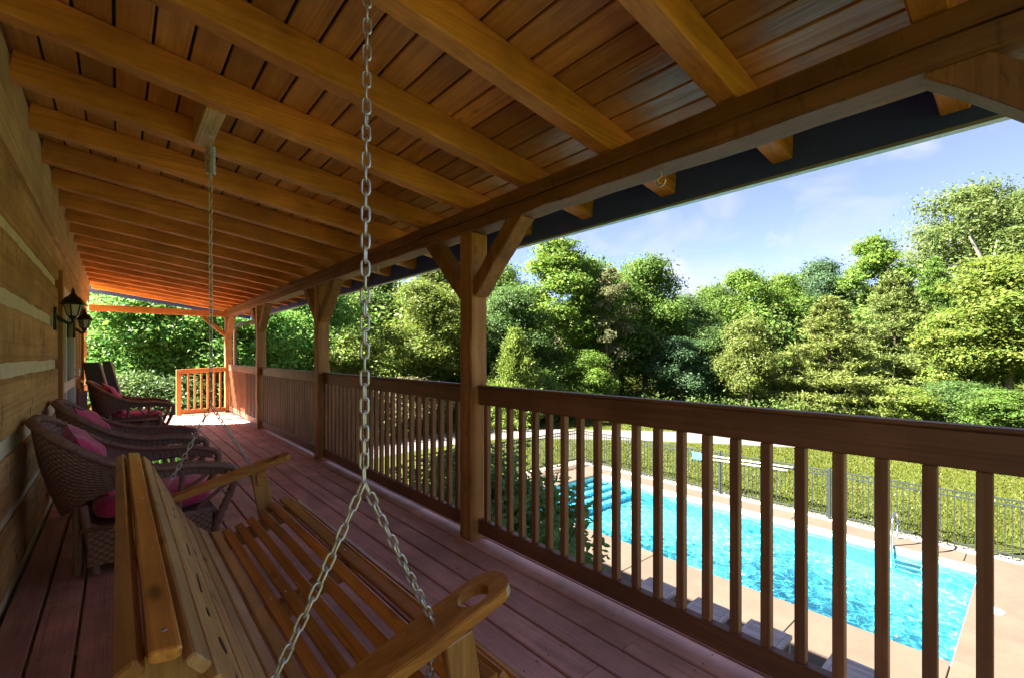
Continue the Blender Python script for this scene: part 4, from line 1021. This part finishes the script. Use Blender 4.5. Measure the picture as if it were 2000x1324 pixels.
def make_chair(loc, label):
    t = thing('wicker_chair', loc, label, 'chair', 'brown wicker armchairs along the log wall')
    ox, oy, oz = loc
    def W(p): return (p[0] + ox, p[1] + oy, p[2] + oz)
    # plan: rim from near arm front round the back to the far arm front (x forward from the wall, y across)
    rim = [(.70, -.34, .54), (.52, -.355, .585), (.30, -.36, .60), (.10, -.355, .66), (-.08, -.33, .78), (-.19, -.25, .87), (-.235, -.12, .895), (-.24, 0, .90), (-.235, .12, .895), (-.19, .25, .87), (-.08, .33, .78), (.10, .355, .66), (.30, .36, .60), (.52, .355, .585), (.70, .34, .54)]
    low = [(.68, -.315, .50), (.52, -.325, .53), (.32, -.325, .53), (.12, -.315, .50), (-.03, -.28, .43), (-.09, -.20, .37), (-.115, -.10, .35), (-.12, 0, .35), (-.115, .10, .35), (-.09, .20, .37), (-.03, .28, .43), (.12, .315, .50), (.32, .325, .53), (.52, .325, .53), (.68, .315, .50)]
    nU = 252
    rs = smooth(rim, nU); ls = smooth(low, nU)
    def fn(u, v):
        i = min(int(round(u * nU)), nU); p = ls[i].lerp(rs[i], v); bulge = .03 * math.sin(math.pi * v)
        return W((p.x - bulge * .6 * (1 if p.x < .1 else 0), p.y, p.z))
    weave_sheet('woven_shell', fn, nU, 56, t, 84, 28, .0042, .016)
    # rolled rim cane continuing down to the front feet
    path = [(.60, -.315, .02), (.63, -.325, .20), (.70, -.335, .38), (.725, -.338, .48)] + rim + [(.725, .338, .48), (.70, .335, .38), (.63, .325, .20), (.60, .315, .02)]
    sp = smooth(path, 200); b = MB(); b.tube([W(p) for p in sp], braid(sp, .024), 8); o = b.build('arm_rim', M['wicker'], t)
    # inner braid along the arm top
    sp2 = smooth([(p[0], p[1] * .93, p[2] + .012) for p in rim], 150); b = MB(); b.tube([W(p) for p in sp2], [.012 * (1 + .5 * (i % 2)) for i in range(len(sp2))], 6); b.build('rim_braid', M['wicker'], t)
    # sticks
    for s in (-1, 1):
        for pts, r in (([(-.02, s * .27, .42), (.0, s * .275, .28), (.04, s * .285, .02)], .021), ([(-.005, s * .275, .31), (.16, s * .285, .22)], .013), ([(.20, s * .318, .52), (.19, s * .30, .26)], .016), ([(.44, s * .322, .53), (.42, s * .305, .26)], .016), ([(.44, s * .32, .42), (.58, s * .322, .52)], .011), ([(.43, s * .318, .36), (.30, s * .32, .52)], .011), ([(.68, s * .325, .44), (.52, s * .312, .30)], .012)):
            b = MB(); b.tube([W(p) for p in pts], r, 8); b.build('stick', M['wicker'], t)
    for pts in ([(-.04, -.24, .02), (-.05, -.24, .40)], [(-.04, .24, .02), (-.05, .24, .40)]):
        b = MB(); b.tube([W(p) for p in pts], .019, 8); b.build('leg', M['wicker'], t)
    # seat box with woven skirts
    for k, f in enumerate((lambda u, v: W((.0 + .6 * u, -.295 - .02 * u, .07 + .20 * v)), lambda u, v: W((.6 - .6 * u, .315 - .02 * (1 - u), .07 + .20 * v)), lambda u, v: W((.62, -.31 + .62 * u, .07 + .20 * v)), lambda u, v: W((-.03, .27 - .54 * u, .07 + .20 * v)))):
        weave_sheet('woven_skirt', f, 84, 32, t, 26, 11, .0042, .014)
    b = MB(); b.box(ox - .02, ox + .61, oy - .29, oy + .29, oz + .265, oz + .285, .01); b.build('seat_board', M['wicker'], t)
    fr = [(-.02, -.29, .275), (.61, -.315, .275), (.61, .315, .275), (-.02, .29, .275)]
    b = MB(); b.tube([W(p) for p in fr], .018, 8, True); b.build('seat_frame', M['wicker'], t)
    return t
def cushion(loc, label):
    b = MB(); nu, nv = 28, 14; ox, oy, oz = loc; vs = []
    for j in range(nv + 1):
        ph = math.pi * j / nv - math.pi / 2
        for i in range(nu):
            th = 2 * math.pi * i / nu
            def se(c, e): return math.copysign(abs(c) ** e, c)
            x = .30 * se(math.cos(ph), .35) * se(math.cos(th), .45); y = .275 * se(math.cos(ph), .35) * se(math.sin(th), .45); z = .075 * se(math.sin(ph), .6)
            z += .016 * math.cos(x * 4) * math.cos(y * 5) + .006 * math.sin(14 * x + 9 * y)
            vs.append((ox + x, oy + y, oz + z))
    fs = [(j * nu + i, j * nu + (i + 1) % nu, (j + 1) * nu + (i + 1) % nu, (j + 1) * nu + i) for j in range(nv) for i in range(nu)]
    b.add(vs, fs, True)
    t = thing('seat_cushion', loc, label, 'cushion', 'magenta seat cushions of the wicker chairs')
    b.build('cover', M['fabric'], t)
    b2 = MB(); pts = [(ox + .298 * math.copysign(abs(math.cos(a)) ** .45, math.cos(a)), oy + .273 * math.copysign(abs(math.sin(a)) ** .45, math.sin(a)), oz + .012 * math.sin(5 * a)) for a in [2 * math.pi * k / 60 for k in range(60)]]
    b2.tube(pts, .006, 6, True); b2.build('piping', M['fabric'], t); return t
def pillow(loc, label, tilt=.5, turn=0.0, seed=0):
    n = 22; ox, oy, oz = loc; r3 = random.Random(seed)
    mt = Matrix.Rotation(turn, 4, 'Z') @ Matrix.Rotation(-tilt, 4, 'Y') @ Matrix.Rotation(R(r3.uniform(-9, 9)), 4, 'X')
    vs = []; idx = {}
    def P(u, v, s):
        k = (1 - u ** 2) * (1 - v ** 2); th = .085 * max(k, 0) ** .42
        e = 1 - .07 * (1 - abs(u) ** 2) * (abs(v) > .99) ; f = .225
        x = s * (th + .012 * math.sin(5 * u + seed) * max(k, 0) ** .5 + .01 * math.sin(7 * v + 2 * u + seed) * max(k, 0) ** .5)
        y = f * u * (1 - .10 * (1 - v * v)); z = f * v * (1 - .10 * (1 - u * u))
        q = mt @ Vector((x, y, z)); return (ox + q.x, oy + q.y, oz + q.z)
    b = MB()
    for s in (1, -1):
        g_ = [P(-1 + 2 * i / n, -1 + 2 * j / n, s) for j in range(n + 1) for i in range(n + 1)]
        fs = [(j * (n + 1) + i, j * (n + 1) + i + 1, (j + 1) * (n + 1) + i + 1, (j + 1) * (n + 1) + i) for j in range(n) for i in range(n)]
        b.add(g_, fs if s > 0 else [tuple(reversed(f)) for f in fs], True)
    t = thing('throw_pillow', loc, label, 'pillow', 'magenta pillows on the wicker chairs')
    b.build('cover', M['fabric'], t)
    e = [P(-1 + 2 * i / n, -1, 1) for i in range(n + 1)] + [P(1, -1 + 2 * i / n, 1) for i in range(1, n + 1)] + [P(1 - 2 * i / n, 1, 1) for i in range(1, n + 1)] + [P(-1, 1 - 2 * i / n, 1) for i in range(1, n)]
    b2 = MB(); b2.tube(e, .005, 6, True); b2.build('piping', M['fabric'], t); return t
chairY = [3.86, 5.18, 8.95]; chairX = [-.13, -.13, -.08]
cl = ['wicker armchair nearest the swing, close behind the swing back', 'middle wicker armchair between the two glass side tables', 'farthest wicker armchair, before the dark leaning panels']
ch0 = make_chair((chairX[0], chairY[0], 0), cl[0])
for i in (1, 2): copy_tree(ch0, (chairX[i], chairY[i], 0), cl[i])
sl = ['magenta seat cushion on the wicker chair nearest the swing', 'magenta seat cushion on the middle wicker chair', 'magenta seat cushion on the farthest wicker chair']
pl = ['magenta pillow leaning in the wicker chair nearest the swing', 'magenta pillow leaning in the middle wicker chair', 'magenta pillow leaning in the farthest wicker chair']
for i in range(3):
    cushion((chairX[i] + .315, chairY[i], .36), sl[i]); pillow((chairX[i] + (-.005, -.015, .03)[i], chairY[i] + (.0, .02, -.02)[i], (.625, .63, .645)[i]), pl[i], .38, (.12, -.1, .15)[i], i)
def side_table(loc, label):
    ox, oy, oz = loc
    t = thing('side_table', loc, label, 'table', 'glass topped wicker side tables')
    a, c, h = .26, .22, .45
    b = MB(); b.box(ox - a, ox + a, oy - c, oy + c, h - .008, h, .003); b.build('glass_top', M['tabletop'], t)
    b = MB(); b.tube([(ox - a, oy - c, h - .02), (ox + a, oy - c, h - .02), (ox + a, oy + c, h - .02), (ox - a, oy + c, h - .02)], .018, 8, True); b.build('top_frame', M['wicker'], t)
    b = MB(); b.tube([(ox - a, oy - c, .18), (ox + a, oy - c, .18), (ox + a, oy + c, .18), (ox - a, oy + c, .18)], .014, 8, True); b.build('stretcher', M['wicker'], t)
    for sx in (-1, 1):
        for sy in (-1, 1):
            b = MB(); b.tube([(ox + sx * a, oy + sy * c, 0), (ox + sx * a, oy + sy * c, h + .02)], .022, 8); b.build('leg', M['wicker'], t)
    b = MB(); b.box(ox - a + .02, ox + a - .02, oy - c + .02, oy + c - .02, .165, .18, .004); b.build('shelf', M['wicker'], t)
    for sy in (-1, 1):
        for q in (-.12, .05):
            b = MB(); b.tube([(ox + q, oy + sy * c, .18), (ox + q + .06, oy + sy * c, h - .03)], .010, 6); b.build('stick', M['wicker'], t)
side_table((.16, 4.52, 0), 'glass topped side table between the nearest and the middle chair')
side_table((.18, 8.0, 0), 'glass topped side table just before the farthest chair')

# ------------------------------------------------------------------ plants
lawn_blades()
def quads(c, nrm, ln, wd, rg, bend=0.0):
    """diamond leaves at points c facing nrm"""
    n = len(c); t = rg.normal(size=(n, 3)); u = np.cross(nrm, t); u /= np.linalg.norm(u, axis=1)[:, None] + 1e-9; v = np.cross(nrm, u)
    L_ = ln[:, None] * .5; W_ = wd[:, None] * .5
    P = np.empty((n, 4, 3)); P[:, 0] = c - u * L_; P[:, 1] = c + v * W_; P[:, 2] = c + u * L_ - nrm * (bend * L_); P[:, 3] = c - v * W_
    return P.reshape(-1, 3), np.arange(4 * n).reshape(n, 4)
def unit(a): return a / (np.linalg.norm(a, axis=1)[:, None] + 1e-9)
def branch_tube(b, p0, p1, r0, r1, rg, n=6, seg=5, wob=.05):
    p0 = np.array(p0, float); p1 = np.array(p1, float); L_ = np.linalg.norm(p1 - p0); pts = []
    for i in range(seg + 1):
        t = i / seg; q = p0 + (p1 - p0) * t + rg.normal(size=3) * wob * L_ * (0 if i in (0, seg) else .5); pts.append(tuple(q))
    b.tube(pts, [r0 + (r1 - r0) * i / seg for i in range(seg + 1)], n)
def broadleaf(name, H, RW, seed, nleaf, leaf=.22, base=.22, lobes=11, open_=0.0, flat=1.0):
    """prototype crown + trunk, standing at the origin; H tall, crown radius RW"""
    rg = np.random.default_rng(seed)
    z0 = H * base; tb = MB(); cl = []; top = np.array([rg.normal() * .25, rg.normal() * .25, H * .82])
    branch_tube(tb, (0, 0, -.3), top * [1, 1, .72], .020 * H, .008 * H, rg, 8, 7, .02)
    for k in range(lobes):
        t = (k + .5) / lobes; z = z0 + (H - z0) * (.10 + .84 * t); prof = math.sin(math.pi * (.16 + .80 * t)) ** .8
        a = k * 2.4 + rg.normal() * .4; rr = RW * prof * rg.uniform(.40, .72)
        c = np.array([rr * math.cos(a), rr * math.sin(a), z]); s = RW * rg.uniform(.34, .52) * (.55 + .45 * prof)
        cl.append((c, s)); st = np.array([0, 0, max(z0 * .8, z - rr * .9)])
        branch_tube(tb, st, c, .008 * H * (1 - .5 * t), .0025 * H, rg, 5, 4, .05)
    cl.append((np.array([0, 0, H - RW * .32]), RW * .42))
    # twig clumps spread over each lobe, then leaves in each clump
    C_, N_, S_ = [], [], []
    tot = sum(s * s for _, s in cl)
    for c, s in cl:
        m = max(6, int(nleaf / 46 * s * s / tot))
        d = unit(rg.normal(size=(m, 3))); d[:, 2] = d[:, 2] * .9 + .12; d = unit(d)
        rad = s * rg.uniform(.55, 1.08, m) ** (1.0); cc = c + d * rad[:, None] * [1, 1, .78 * flat]
        C_.append(cc); N_.append(d); S_.append(np.full(m, s))
    C_ = np.concatenate(C_); N_ = np.concatenate(N_)
    if open_: keep = rg.random(len(C_)) > open_; C_, N_ = C_[keep], N_[keep]
    per = 46; cs = RW * .125
    off = np.clip(rg.normal(size=(len(C_), per, 3)), -1.7, 1.7) * (cs * np.exp(np.clip(rg.normal(0, .35, len(C_)), -.6, .5)))[:, None, None] * [1, 1, .55]
    P = (C_[:, None] + off).reshape(-1, 3); nn_ = unit(np.repeat(N_, per, 0) * .9 + rg.normal(size=(len(P), 3)) * .5 + [0, 0, .45])
    ln = leaf * np.exp(rg.normal(-.12, .34, len(P))); V, F = quads(P, nn_, ln, ln * .62, rg, .25)
    rnd = np.clip(np.repeat(rg.normal(.5, .17, len(C_)), per) + rg.normal(0, .14, len(P)), 0, 1)
    cr = npmesh('crown', V, F, M['leaf'], rnd=rnd); tr = tb.mesh('trunk'); tr.materials.append(M['bark'])
    to = bpy.data.objects.new('trunk', tr); C.objects.link(to)
    return cr, to
def conifer(name, H, RW, seed, tiers, needle=.26, per=34, droop=.10, gap=.18, loose=0.0, base=.10):
    rg = np.random.default_rng(seed); tb = MB(); branch_tube(tb, (0, 0, -.3), (0, 0, H * .97), .018 * H, .004 * H, rg, 8, 8, .008)
    C_, D_ = [], []
    for k in range(tiers):
        t = k / (tiers - 1); z = H * (base + (.97 - base) * t); R_ = RW * (1 - t) ** .75 * rg.uniform(.78, 1.12) + .12
        nb = int(5 + 5 * (1 - t)); a0 = rg.uniform(0, 6)
        for j in range(nb):
            if rg.random() < gap: continue
            a = a0 + j * 2 * math.pi / nb + rg.normal() * .22; Rb = R_ * rg.uniform(.65, 1.12)
            end = np.array([Rb * math.cos(a), Rb * math.sin(a), z + Rb * rg.uniform(-droop, .22)])
            branch_tube(tb, (0, 0, z), end, .012 * H * (1 - t) * .5 + .008, .006, rg, 4, 3, .04)
            m = int(5 + Rb * 5.5); s = rg.uniform(.30, 1.03, m) ** .8
            q = np.array([0, 0, z]) + (end - [0, 0, z]) * s[:, None]; side = np.array([-math.sin(a), math.cos(a), 0])
            q = q + side * (rg.normal(size=m) * .20 * Rb * s * (1 + loose))[:, None] + rg.normal(size=(m, 3)) * [.06, .06, .05]
            C_.append(q); D_.append(np.tile([math.cos(a) * .6, math.sin(a) * .6, .75], (m, 1)))
    C_ = np.concatenate(C_); D_ = np.concatenate(D_)
    d = unit(np.repeat(D_, per, 0) + rg.normal(size=(len(C_) * per, 3)) * .85); ln = needle * rg.uniform(.7, 1.25, len(d))
    c = np.repeat(C_, per, 0) + d * ln[:, None] * .5 + rg.normal(size=(len(d), 3)) * .09 * (1 + loose)
    w = unit(np.cross(d, rg.normal(size=d.shape)))
    V = np.empty((len(d), 4, 3)); h = d * ln[:, None] * .5; ww = w * (ln * .13)[:, None]
    V[:, 0] = c - h; V[:, 1] = c + ww; V[:, 2] = c + h; V[:, 3] = c - ww
    rnd = np.clip(np.repeat(rg.normal(.5, .17, len(C_)), per) + rg.normal(0, .12, len(d)), 0, 1)
    cr = npmesh('crown', V.reshape(-1, 3), np.arange(4 * len(d)).reshape(-1, 4), M['needle'], rnd=rnd); tr = tb.mesh('trunk'); tr.materials.append(M['bark'])
    to = bpy.data.objects.new('trunk', tr); C.objects.link(to); return cr, to
PROTO = {
    'oak': broadleaf('oak', 13, 4.2, 1, 46000, .20, .20, 13),
    'maple': broadleaf('maple', 12, 3.3, 2, 40000, .18, .16, 12),
    'poplar': broadleaf('poplar', 14, 2.9, 3, 40000, .20, .14, 14),
    'ash': broadleaf('ash', 17, 5.0, 4, 44000, .22, .30, 14, .22, .8),
    'small': broadleaf('small', 7, 2.4, 5, 32000, .145, .18, 10),
    'thin': broadleaf('thin', 11, 1.7, 6, 7000, .18, .2, 12, .35),
    'bushy': broadleaf('bushy', 4.0, 2.3, 7, 24000, .13, .05, 9),
    'pine': conifer('pine', 11.5, 4.0, 8, 17, .30, 34, .05, .20, .5, .06),
    'spruce': conifer('spruce', 13, 3.1, 9, 26, .24, 26, .16, .08, .1, .1),
    'youngpine': conifer('youngpine', 5.5, 2.1, 10, 15, .20, 40, .0, .05, .4, .04),
}
USED = set()
def site(az, d):
    """a spot seen from the porch at compass angle az (degrees right of the view axis) and depth d"""
    th = R(40.75); u = math.tan(R(az)) * d
    return (u * math.cos(th) + d * math.sin(th), d * math.cos(th) - u * math.sin(th))
def tree(kind, name, x, y, col, label, sxy=1.0, sz=1.0, rot=0.0, group='trees at the edge of the wood', cat='tree', dz=0.0):
    cr, to = PROTO[kind]
    r = bpy.data.objects.new(name, None); C.objects.link(r); r.location = (x, y, hill(x, y) + dz); r.rotation_euler = (0, 0, rot); r.scale = (sxy, sxy, sz)
    tag(r, label, cat, group)
    if kind in USED: c = cr.copy(); tr = to.copy(); C.objects.link(c); C.objects.link(tr)
    else: c, tr = cr, to; USED.add(kind)
    c.name = 'crown'; tr.name = 'trunk'; c.parent = r; tr.parent = r; c.color = c4(col)
    return r
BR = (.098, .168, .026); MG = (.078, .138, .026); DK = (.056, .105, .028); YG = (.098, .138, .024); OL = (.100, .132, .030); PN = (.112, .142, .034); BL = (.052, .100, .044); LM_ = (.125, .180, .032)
def px(p, d):   # bearing of a photograph column, kept as an angle
    return math.degrees(math.atan((p - 1000) / 894.25))
T = [
 ('poplar', 'broadleaf_tree', 1085, 34, BR, 'tall bright green tree with twin rounded tops right of the big post', 1.12, .91),
 ('maple', 'broadleaf_tree', 1150, 36, BR, 'bright green tree whose shoulder joins the tall twin topped tree', 1.0, .98),
 ('maple', 'broadleaf_tree', 1262, 37, MG, 'rounded mid green tree standing right of the thin brownish tree', 1.15, .99),
 ('oak', 'broadleaf_tree', 1215, 42, MG, 'green tree filling behind the thin brownish tree', .8, .88),
 ('thin', 'bare_tree', 1192, 32, (.098, .105, .045), 'thin half bare brownish tree between two full green trees', 1.0, .92),
 ('oak', 'broadleaf_tree', 975, 40, MG, 'hazy green tree half hidden by the big porch post', .85, .92),
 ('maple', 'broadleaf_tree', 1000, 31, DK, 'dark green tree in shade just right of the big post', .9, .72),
 ('youngpine', 'young_pine', 1005, 27, LM_, 'small bright yellow green young pine beside the big post', 1.0, 1.0),
 ('small', 'broadleaf_tree', 1150, 30, BR, 'low bright leafy sapling under the tall twin topped tree', .72, .62),
 ('bushy', 'bush', 1060, 30, MG, 'leafy bush at the wood edge under the tall bright tree', 1.0, .9),
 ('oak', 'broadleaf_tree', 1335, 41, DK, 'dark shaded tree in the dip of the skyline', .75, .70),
 ('oak', 'broadleaf_tree', 1390, 45, MG, 'green skyline tree left of the middle of the ridge', .80, .77),
 ('maple', 'broadleaf_tree', 1452, 44, BR, 'green skyline tree behind the small yellowish tree', 1.05, .95),
 ('oak', 'broadleaf_tree', 1528, 46, BR, 'broad skyline tree just left of the big pine', .80, .83),
 ('small', 'broadleaf_tree', 1458, 31, OL, 'small olive yellow tree with bare thin stem, mid right', .85, .93),
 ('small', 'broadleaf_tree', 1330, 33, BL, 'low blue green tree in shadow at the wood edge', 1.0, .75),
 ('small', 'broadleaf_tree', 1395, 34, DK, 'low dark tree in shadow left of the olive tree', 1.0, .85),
 ('pine', 'pine_tree', 1618, 31, PN, 'big spreading yellowish pine on the left of the pine pair', 1.05, .70),
 ('pine', 'pine_tree', 1745, 34, (.098, .132, .034), 'big yellowish pine on the right of the pine pair', 1.08, .86),
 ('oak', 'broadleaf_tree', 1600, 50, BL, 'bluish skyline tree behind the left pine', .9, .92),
 ('poplar', 'broadleaf_tree', 1705, 46, BR, 'bright green rounded top rising behind the right pine', 1.1, .98),
 ('spruce', 'spruce_tree', 1825, 39, MG, 'layered green spruce right of the pine pair', 1.0, .86),
 ('ash', 'broadleaf_tree', 1885, 46, (.090, .128, .034), 'tallest airy tree at the upper right with pale limbs', 1.3, 1.06),
 ('ash', 'broadleaf_tree', 1990, 50, (.082, .118, .034), 'tall airy tree at the right edge behind the yellow green tree', 1.1, 1.02),
 ('maple', 'broadleaf_tree', 1965, 29, YG, 'sunny yellow green tree at the right edge', 1.3, .84),
 ('small', 'broadleaf_tree', 1860, 30, YG, 'low yellow green tree between the spruce and the right edge', 1.1, .95),
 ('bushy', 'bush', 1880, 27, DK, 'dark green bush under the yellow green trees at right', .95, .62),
 ('bushy', 'bush', 1760, 28, LM_, 'light green bush under the right pine', .95, .55),
 ('bushy', 'bush', 1960, 25, MG, 'low green bush nearest the right edge above the rail', 1.0, .55),
 ('maple', 'broadleaf_tree', 830, 29, YG, 'yellowish tree seen between the second and the big post', 1.0, .72),
 ('oak', 'broadleaf_tree', 855, 40, OL, 'pale olive tree rising behind the yellowish tree between the posts', .95, .98),
 ('oak', 'broadleaf_tree', 730, 34, MG, 'green tree behind the hanging near chain', .85, .85),
 ('small', 'broadleaf_tree', 700, 25, LM_, 'low yellow green tree just right of the second post', 1.0, .74),
 ('small', 'broadleaf_tree', 900, 32, BL, 'bluish dark tree left of the big post', 1.0, .72),
 ('bushy', 'bush', 800, 24, (.16, .15, .07), 'tangled pale bush beyond the rail behind the second bay', 1.0, .72),
 ('maple', 'broadleaf_tree', 590, 26, (.100, .215, .042), 'fresh green tree between the third and the second post', .95, .78),
 ('oak', 'broadleaf_tree', 540, 33, MG, 'green tree behind the third post', .8, .86),
 ('small', 'broadleaf_tree', 500, 22, (.100, .215, .042), 'fresh green tree just right of the corner post', 1.0, .92),
 ('small', 'broadleaf_tree', 400, 20.5, (.100, .215, .042), 'leafy green tree left of the corner post, over the stair gap', 1.05, .90),
 ('maple', 'broadleaf_tree', 330, 23, (.100, .215, .042), 'fresh green tree filling the far end of the porch', .95, .78),
 ('small', 'broadleaf_tree', 265, 19.5, (.100, .215, .042), 'green tree over the stair gap beside the farther lantern', 1.1, .95),
 ('maple', 'broadleaf_tree', 205, 24, (.100, .215, .042), 'green tree rising above the dark leaning panels', 1.0, .82),
 ('oak', 'broadleaf_tree', 300, 32, YG, 'yellow green tree glimpsed under the far tie beam', .9, .95),
 ('oak', 'broadleaf_tree', 440, 33, YG, 'yellow green tree behind the corner post', .9, .9),
 ('oak', 'broadleaf_tree', 640, 42, OL, 'olive tree on the rise behind the second post', 1.0, 1.0),
 ('oak', 'broadleaf_tree', 170, 30, MG, 'tree behind the end of the log wall', .9, .9),
 ('bushy', 'bush', 340, 17.5, (.055, .10, .03), 'dark leafy bush just beyond the end railing', 1.0, .8),
 ('bushy', 'bush', 250, 17, (.07, .12, .03), 'leafy bush just beyond the stair gap', .9, .85),
]
trr = random.Random(4)
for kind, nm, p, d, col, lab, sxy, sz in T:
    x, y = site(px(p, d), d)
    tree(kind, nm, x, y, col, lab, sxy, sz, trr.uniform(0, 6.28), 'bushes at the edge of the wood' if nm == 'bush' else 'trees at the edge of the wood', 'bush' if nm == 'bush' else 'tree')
# pale bare limbs showing in the tall airy tree
airy = [o for o in bpy.data.objects if o.get('label', '').startswith('tallest airy tree')][0]
bpy.context.view_layer.update()
imat = Matrix.LocRotScale(airy.location, airy.rotation_euler, airy.scale).inverted()
def spot(p, y, d):
    a = site(px(p, d), d); return imat @ Vector((a[0], a[1], 1.28 + (693.8 - y) / 894.25 * d))
for pts, rr in (([(1935, 600, 43), (1930, 530, 42), (1912, 495, 41.5), (1893, 462, 41.5)], [.26, .2, .15, .07]), ([(1931, 530, 42), (1942, 500, 41.5), (1947, 470, 41.8)], [.15, .11, .05]), ([(1934, 585, 43), (1915, 555, 41.5), (1888, 528, 41.5)], [.15, .10, .05])):
    b = MB(); b.tube([spot(*q) for q in pts], [r_ / 1.2 for r_ in rr], 7)
    me = b.mesh('pale_limb'); me.materials.append(M['palebark']); o = bpy.data.objects.new('pale_limb', me); C.objects.link(o); o.parent = airy
# the closed wood farther up the slope reads as one mass
def woodland():
    rg = np.random.default_rng(77); Cs = []; 
    P_, N_ = [], []
    for k in range(900):
        az = rg.uniform(-56, 110); d = rg.uniform(40, 66) if az > -14 else rg.uniform(30, 60)
        if az < 50: x, y = site(az, d)
        else: q_ = R(40.75 + az); r_ = d * 1.12; x, y = r_ * math.sin(q_), r_ * math.cos(q_)
        if -13 < x < 14 and y < 22: continue
        h = rg.uniform(6.0, 8.8); z = hill(x, y); m = 26
        dd_ = unit(rg.normal(size=(m, 3))); q = np.array([x, y, z + h * .56]) + dd_ * [2.3, 2.3, h * .42] * rg.uniform(.75, 1.05, (m, 1)); P_.append(q); N_.append(dd_)
    C_ = np.concatenate(P_); N_ = np.concatenate(N_); per = 20
    P = (C_[:, None] + rg.normal(size=(len(C_), per, 3)) * [.55, .55, .38]).reshape(-1, 3)
    nn_ = unit(np.repeat(N_, per, 0) * .9 + rg.normal(size=(len(P), 3)) * .5 + [0, 0, .45]); ln = .36 * rg.uniform(.65, 1.3, len(P))
    V, F = quads(P, nn_, ln, ln * .65, rg, .2); rnd = np.clip(np.repeat(rg.normal(.5, .2, len(C_)), per) + rg.normal(0, .12, len(P)), 0, 1)
    o = npmesh('woodland', V, F, M['leaf'], rnd=rnd); o.color = c4((.080, .132, .028)); tag(o, 'closed green wood on the slope behind the edge trees', 'wood', kind='stuff')
woodland()
# undergrowth along the wood edge
def undergrowth():
    rg = np.random.default_rng(12); az = rg.uniform(-52, 60, 1500); d = np.where(az > -12, rg.uniform(27.5, 38, 1500), rg.uniform(18.5, 30, 1500))
    th = R(40.75); u = np.tan(np.radians(az)) * d; x = u * math.cos(th) + d * math.sin(th); y = d * math.cos(th) - u * math.sin(th)
    ok = ~((x < 13) & (y < 19.5)) & ~((x > 13) & (np.hypot(x, y) < 27)); x, y = x[ok], y[ok]
    z = np.array([hill(a, b_) for a, b_ in zip(x, y)]) + rg.uniform(.1, 1.1, len(x)); C_ = np.stack([x, y, z], 1); per = 40
    P = (C_[:, None] + rg.normal(size=(len(C_), per, 3)) * [.5, .5, .30]).reshape(-1, 3); nn_ = unit(rg.normal(size=(len(P), 3)) * .7 + [0, 0, .7]); ln = .17 * rg.uniform(.6, 1.4, len(P))
    V, F = quads(P, nn_, ln, ln * .6, rg, .2); rnd = np.clip(np.repeat(rg.normal(.5, .2, len(C_)), per) + rg.normal(0, .14, len(P)), 0, 1)
    o = npmesh('undergrowth', V, F, M['leaf'], rnd=rnd); o.color = c4((.070, .115, .026)); tag(o, 'leafy undergrowth along the foot of the wood', 'undergrowth', kind='stuff')
undergrowth()
# leafy shrub right outside the railing
def shrub():
    rg = np.random.default_rng(21); t = thing('leafy_shrub', (3.25, 4.2, G), 'tall dark leafy shrub growing just outside the railing beside the pool', 'shrub')
    tb = MB(); P_, D_ = [], []
    for k in range(120):
        a = rg.uniform(0, 6.28); rr = rg.uniform(.15, 1.3); top = np.array([3.25 + rr * math.cos(a) * .85, 4.3 + rr * math.sin(a) * 1.55, G + rg.uniform(1.7, 3.15) - .35 * rr])
        base = np.array([3.25 + .12 * math.cos(a), 4.2 + .2 * math.sin(a), G]); mid = (base + top) / 2 + [0, 0, .35]
        pts = [base, (base + mid) / 2 + rg.normal(size=3) * .05, mid, (mid + top) / 2 + rg.normal(size=3) * .06 + [0, 0, .08], top]
        tb.tube([tuple(p) for p in pts], [.016, .013, .010, .007, .003], 5)
        for s in range(64):
            f = rg.uniform(.28, 1.0) * 4; i = min(int(f), 3); q = pts[i] + (pts[i + 1] - pts[i]) * (f - i); dirn = pts[i + 1] - pts[i]; dirn = dirn / np.linalg.norm(dirn)
            side = np.cross(dirn, rg.normal(size=3)); side /= np.linalg.norm(side); tw = q + side * rg.uniform(.05, .24) + [0, 0, -.02]
            for z in range(6): P_.append(tw + rg.normal(size=3) * .05); D_.append(side + dirn * .6 + [0, 0, -.5])
    b = tb.build('stem', M['bark'], t)
    P = np.array(P_); D = unit(np.array(D_) + rg.normal(size=(len(P_), 3)) * .35); ln = .092 * rg.uniform(.7, 1.25, len(P)); w = unit(np.cross(D, rg.normal(size=D.shape)))
    n = np.cross(D, w); V = np.empty((len(P), 6, 3)); h = D * ln[:, None]; ww = w * (ln * .24)[:, None]; cv = n * (ln * .10)[:, None]
    V[:, 0] = P; V[:, 1] = P + h * .35 + ww + cv; V[:, 2] = P + h * .72 + ww * .75 + cv; V[:, 3] = P + h - cv; V[:, 4] = P + h * .72 - ww * .75 + cv; V[:, 5] = P + h * .35 - ww + cv
    i = np.arange(len(P))[:, None] * 6; F = np.concatenate([i + [0, 1, 2, 3], i + [0, 3, 4, 5]]); rnd = np.clip(rg.normal(.45, .2, len(P)), 0, 1)
    V = V.reshape(-1, 3) - np.array(ROOT[t.name]); o = npmesh('foliage', V, F, M['leaf'], t, rnd=np.concatenate([rnd, rnd])); o.color = c4((.12, .215, .07))
shrub()
# pale shed by the far drive, glimpsed between the balusters
t = thing('garden_shed', (13.2, 25.5, G), 'small pale upright shed glimpsed between the balusters by the drive', 'shed')
for k in range(9):
    b = MB(); x0 = 12.6 + .14 * k; b.box(x0, x0 + .134, 25.0, 26.2, hill(13, 25.5), G + 1.75, .004); b.build('siding_board', M['shed'], t)
b = MB(); b.prism([(12.5, G + 1.76), (13.96, G + 1.76), (13.23, G + 2.1)], 24.9, 26.3); b.build('shed_roof', M['shingle'], t)
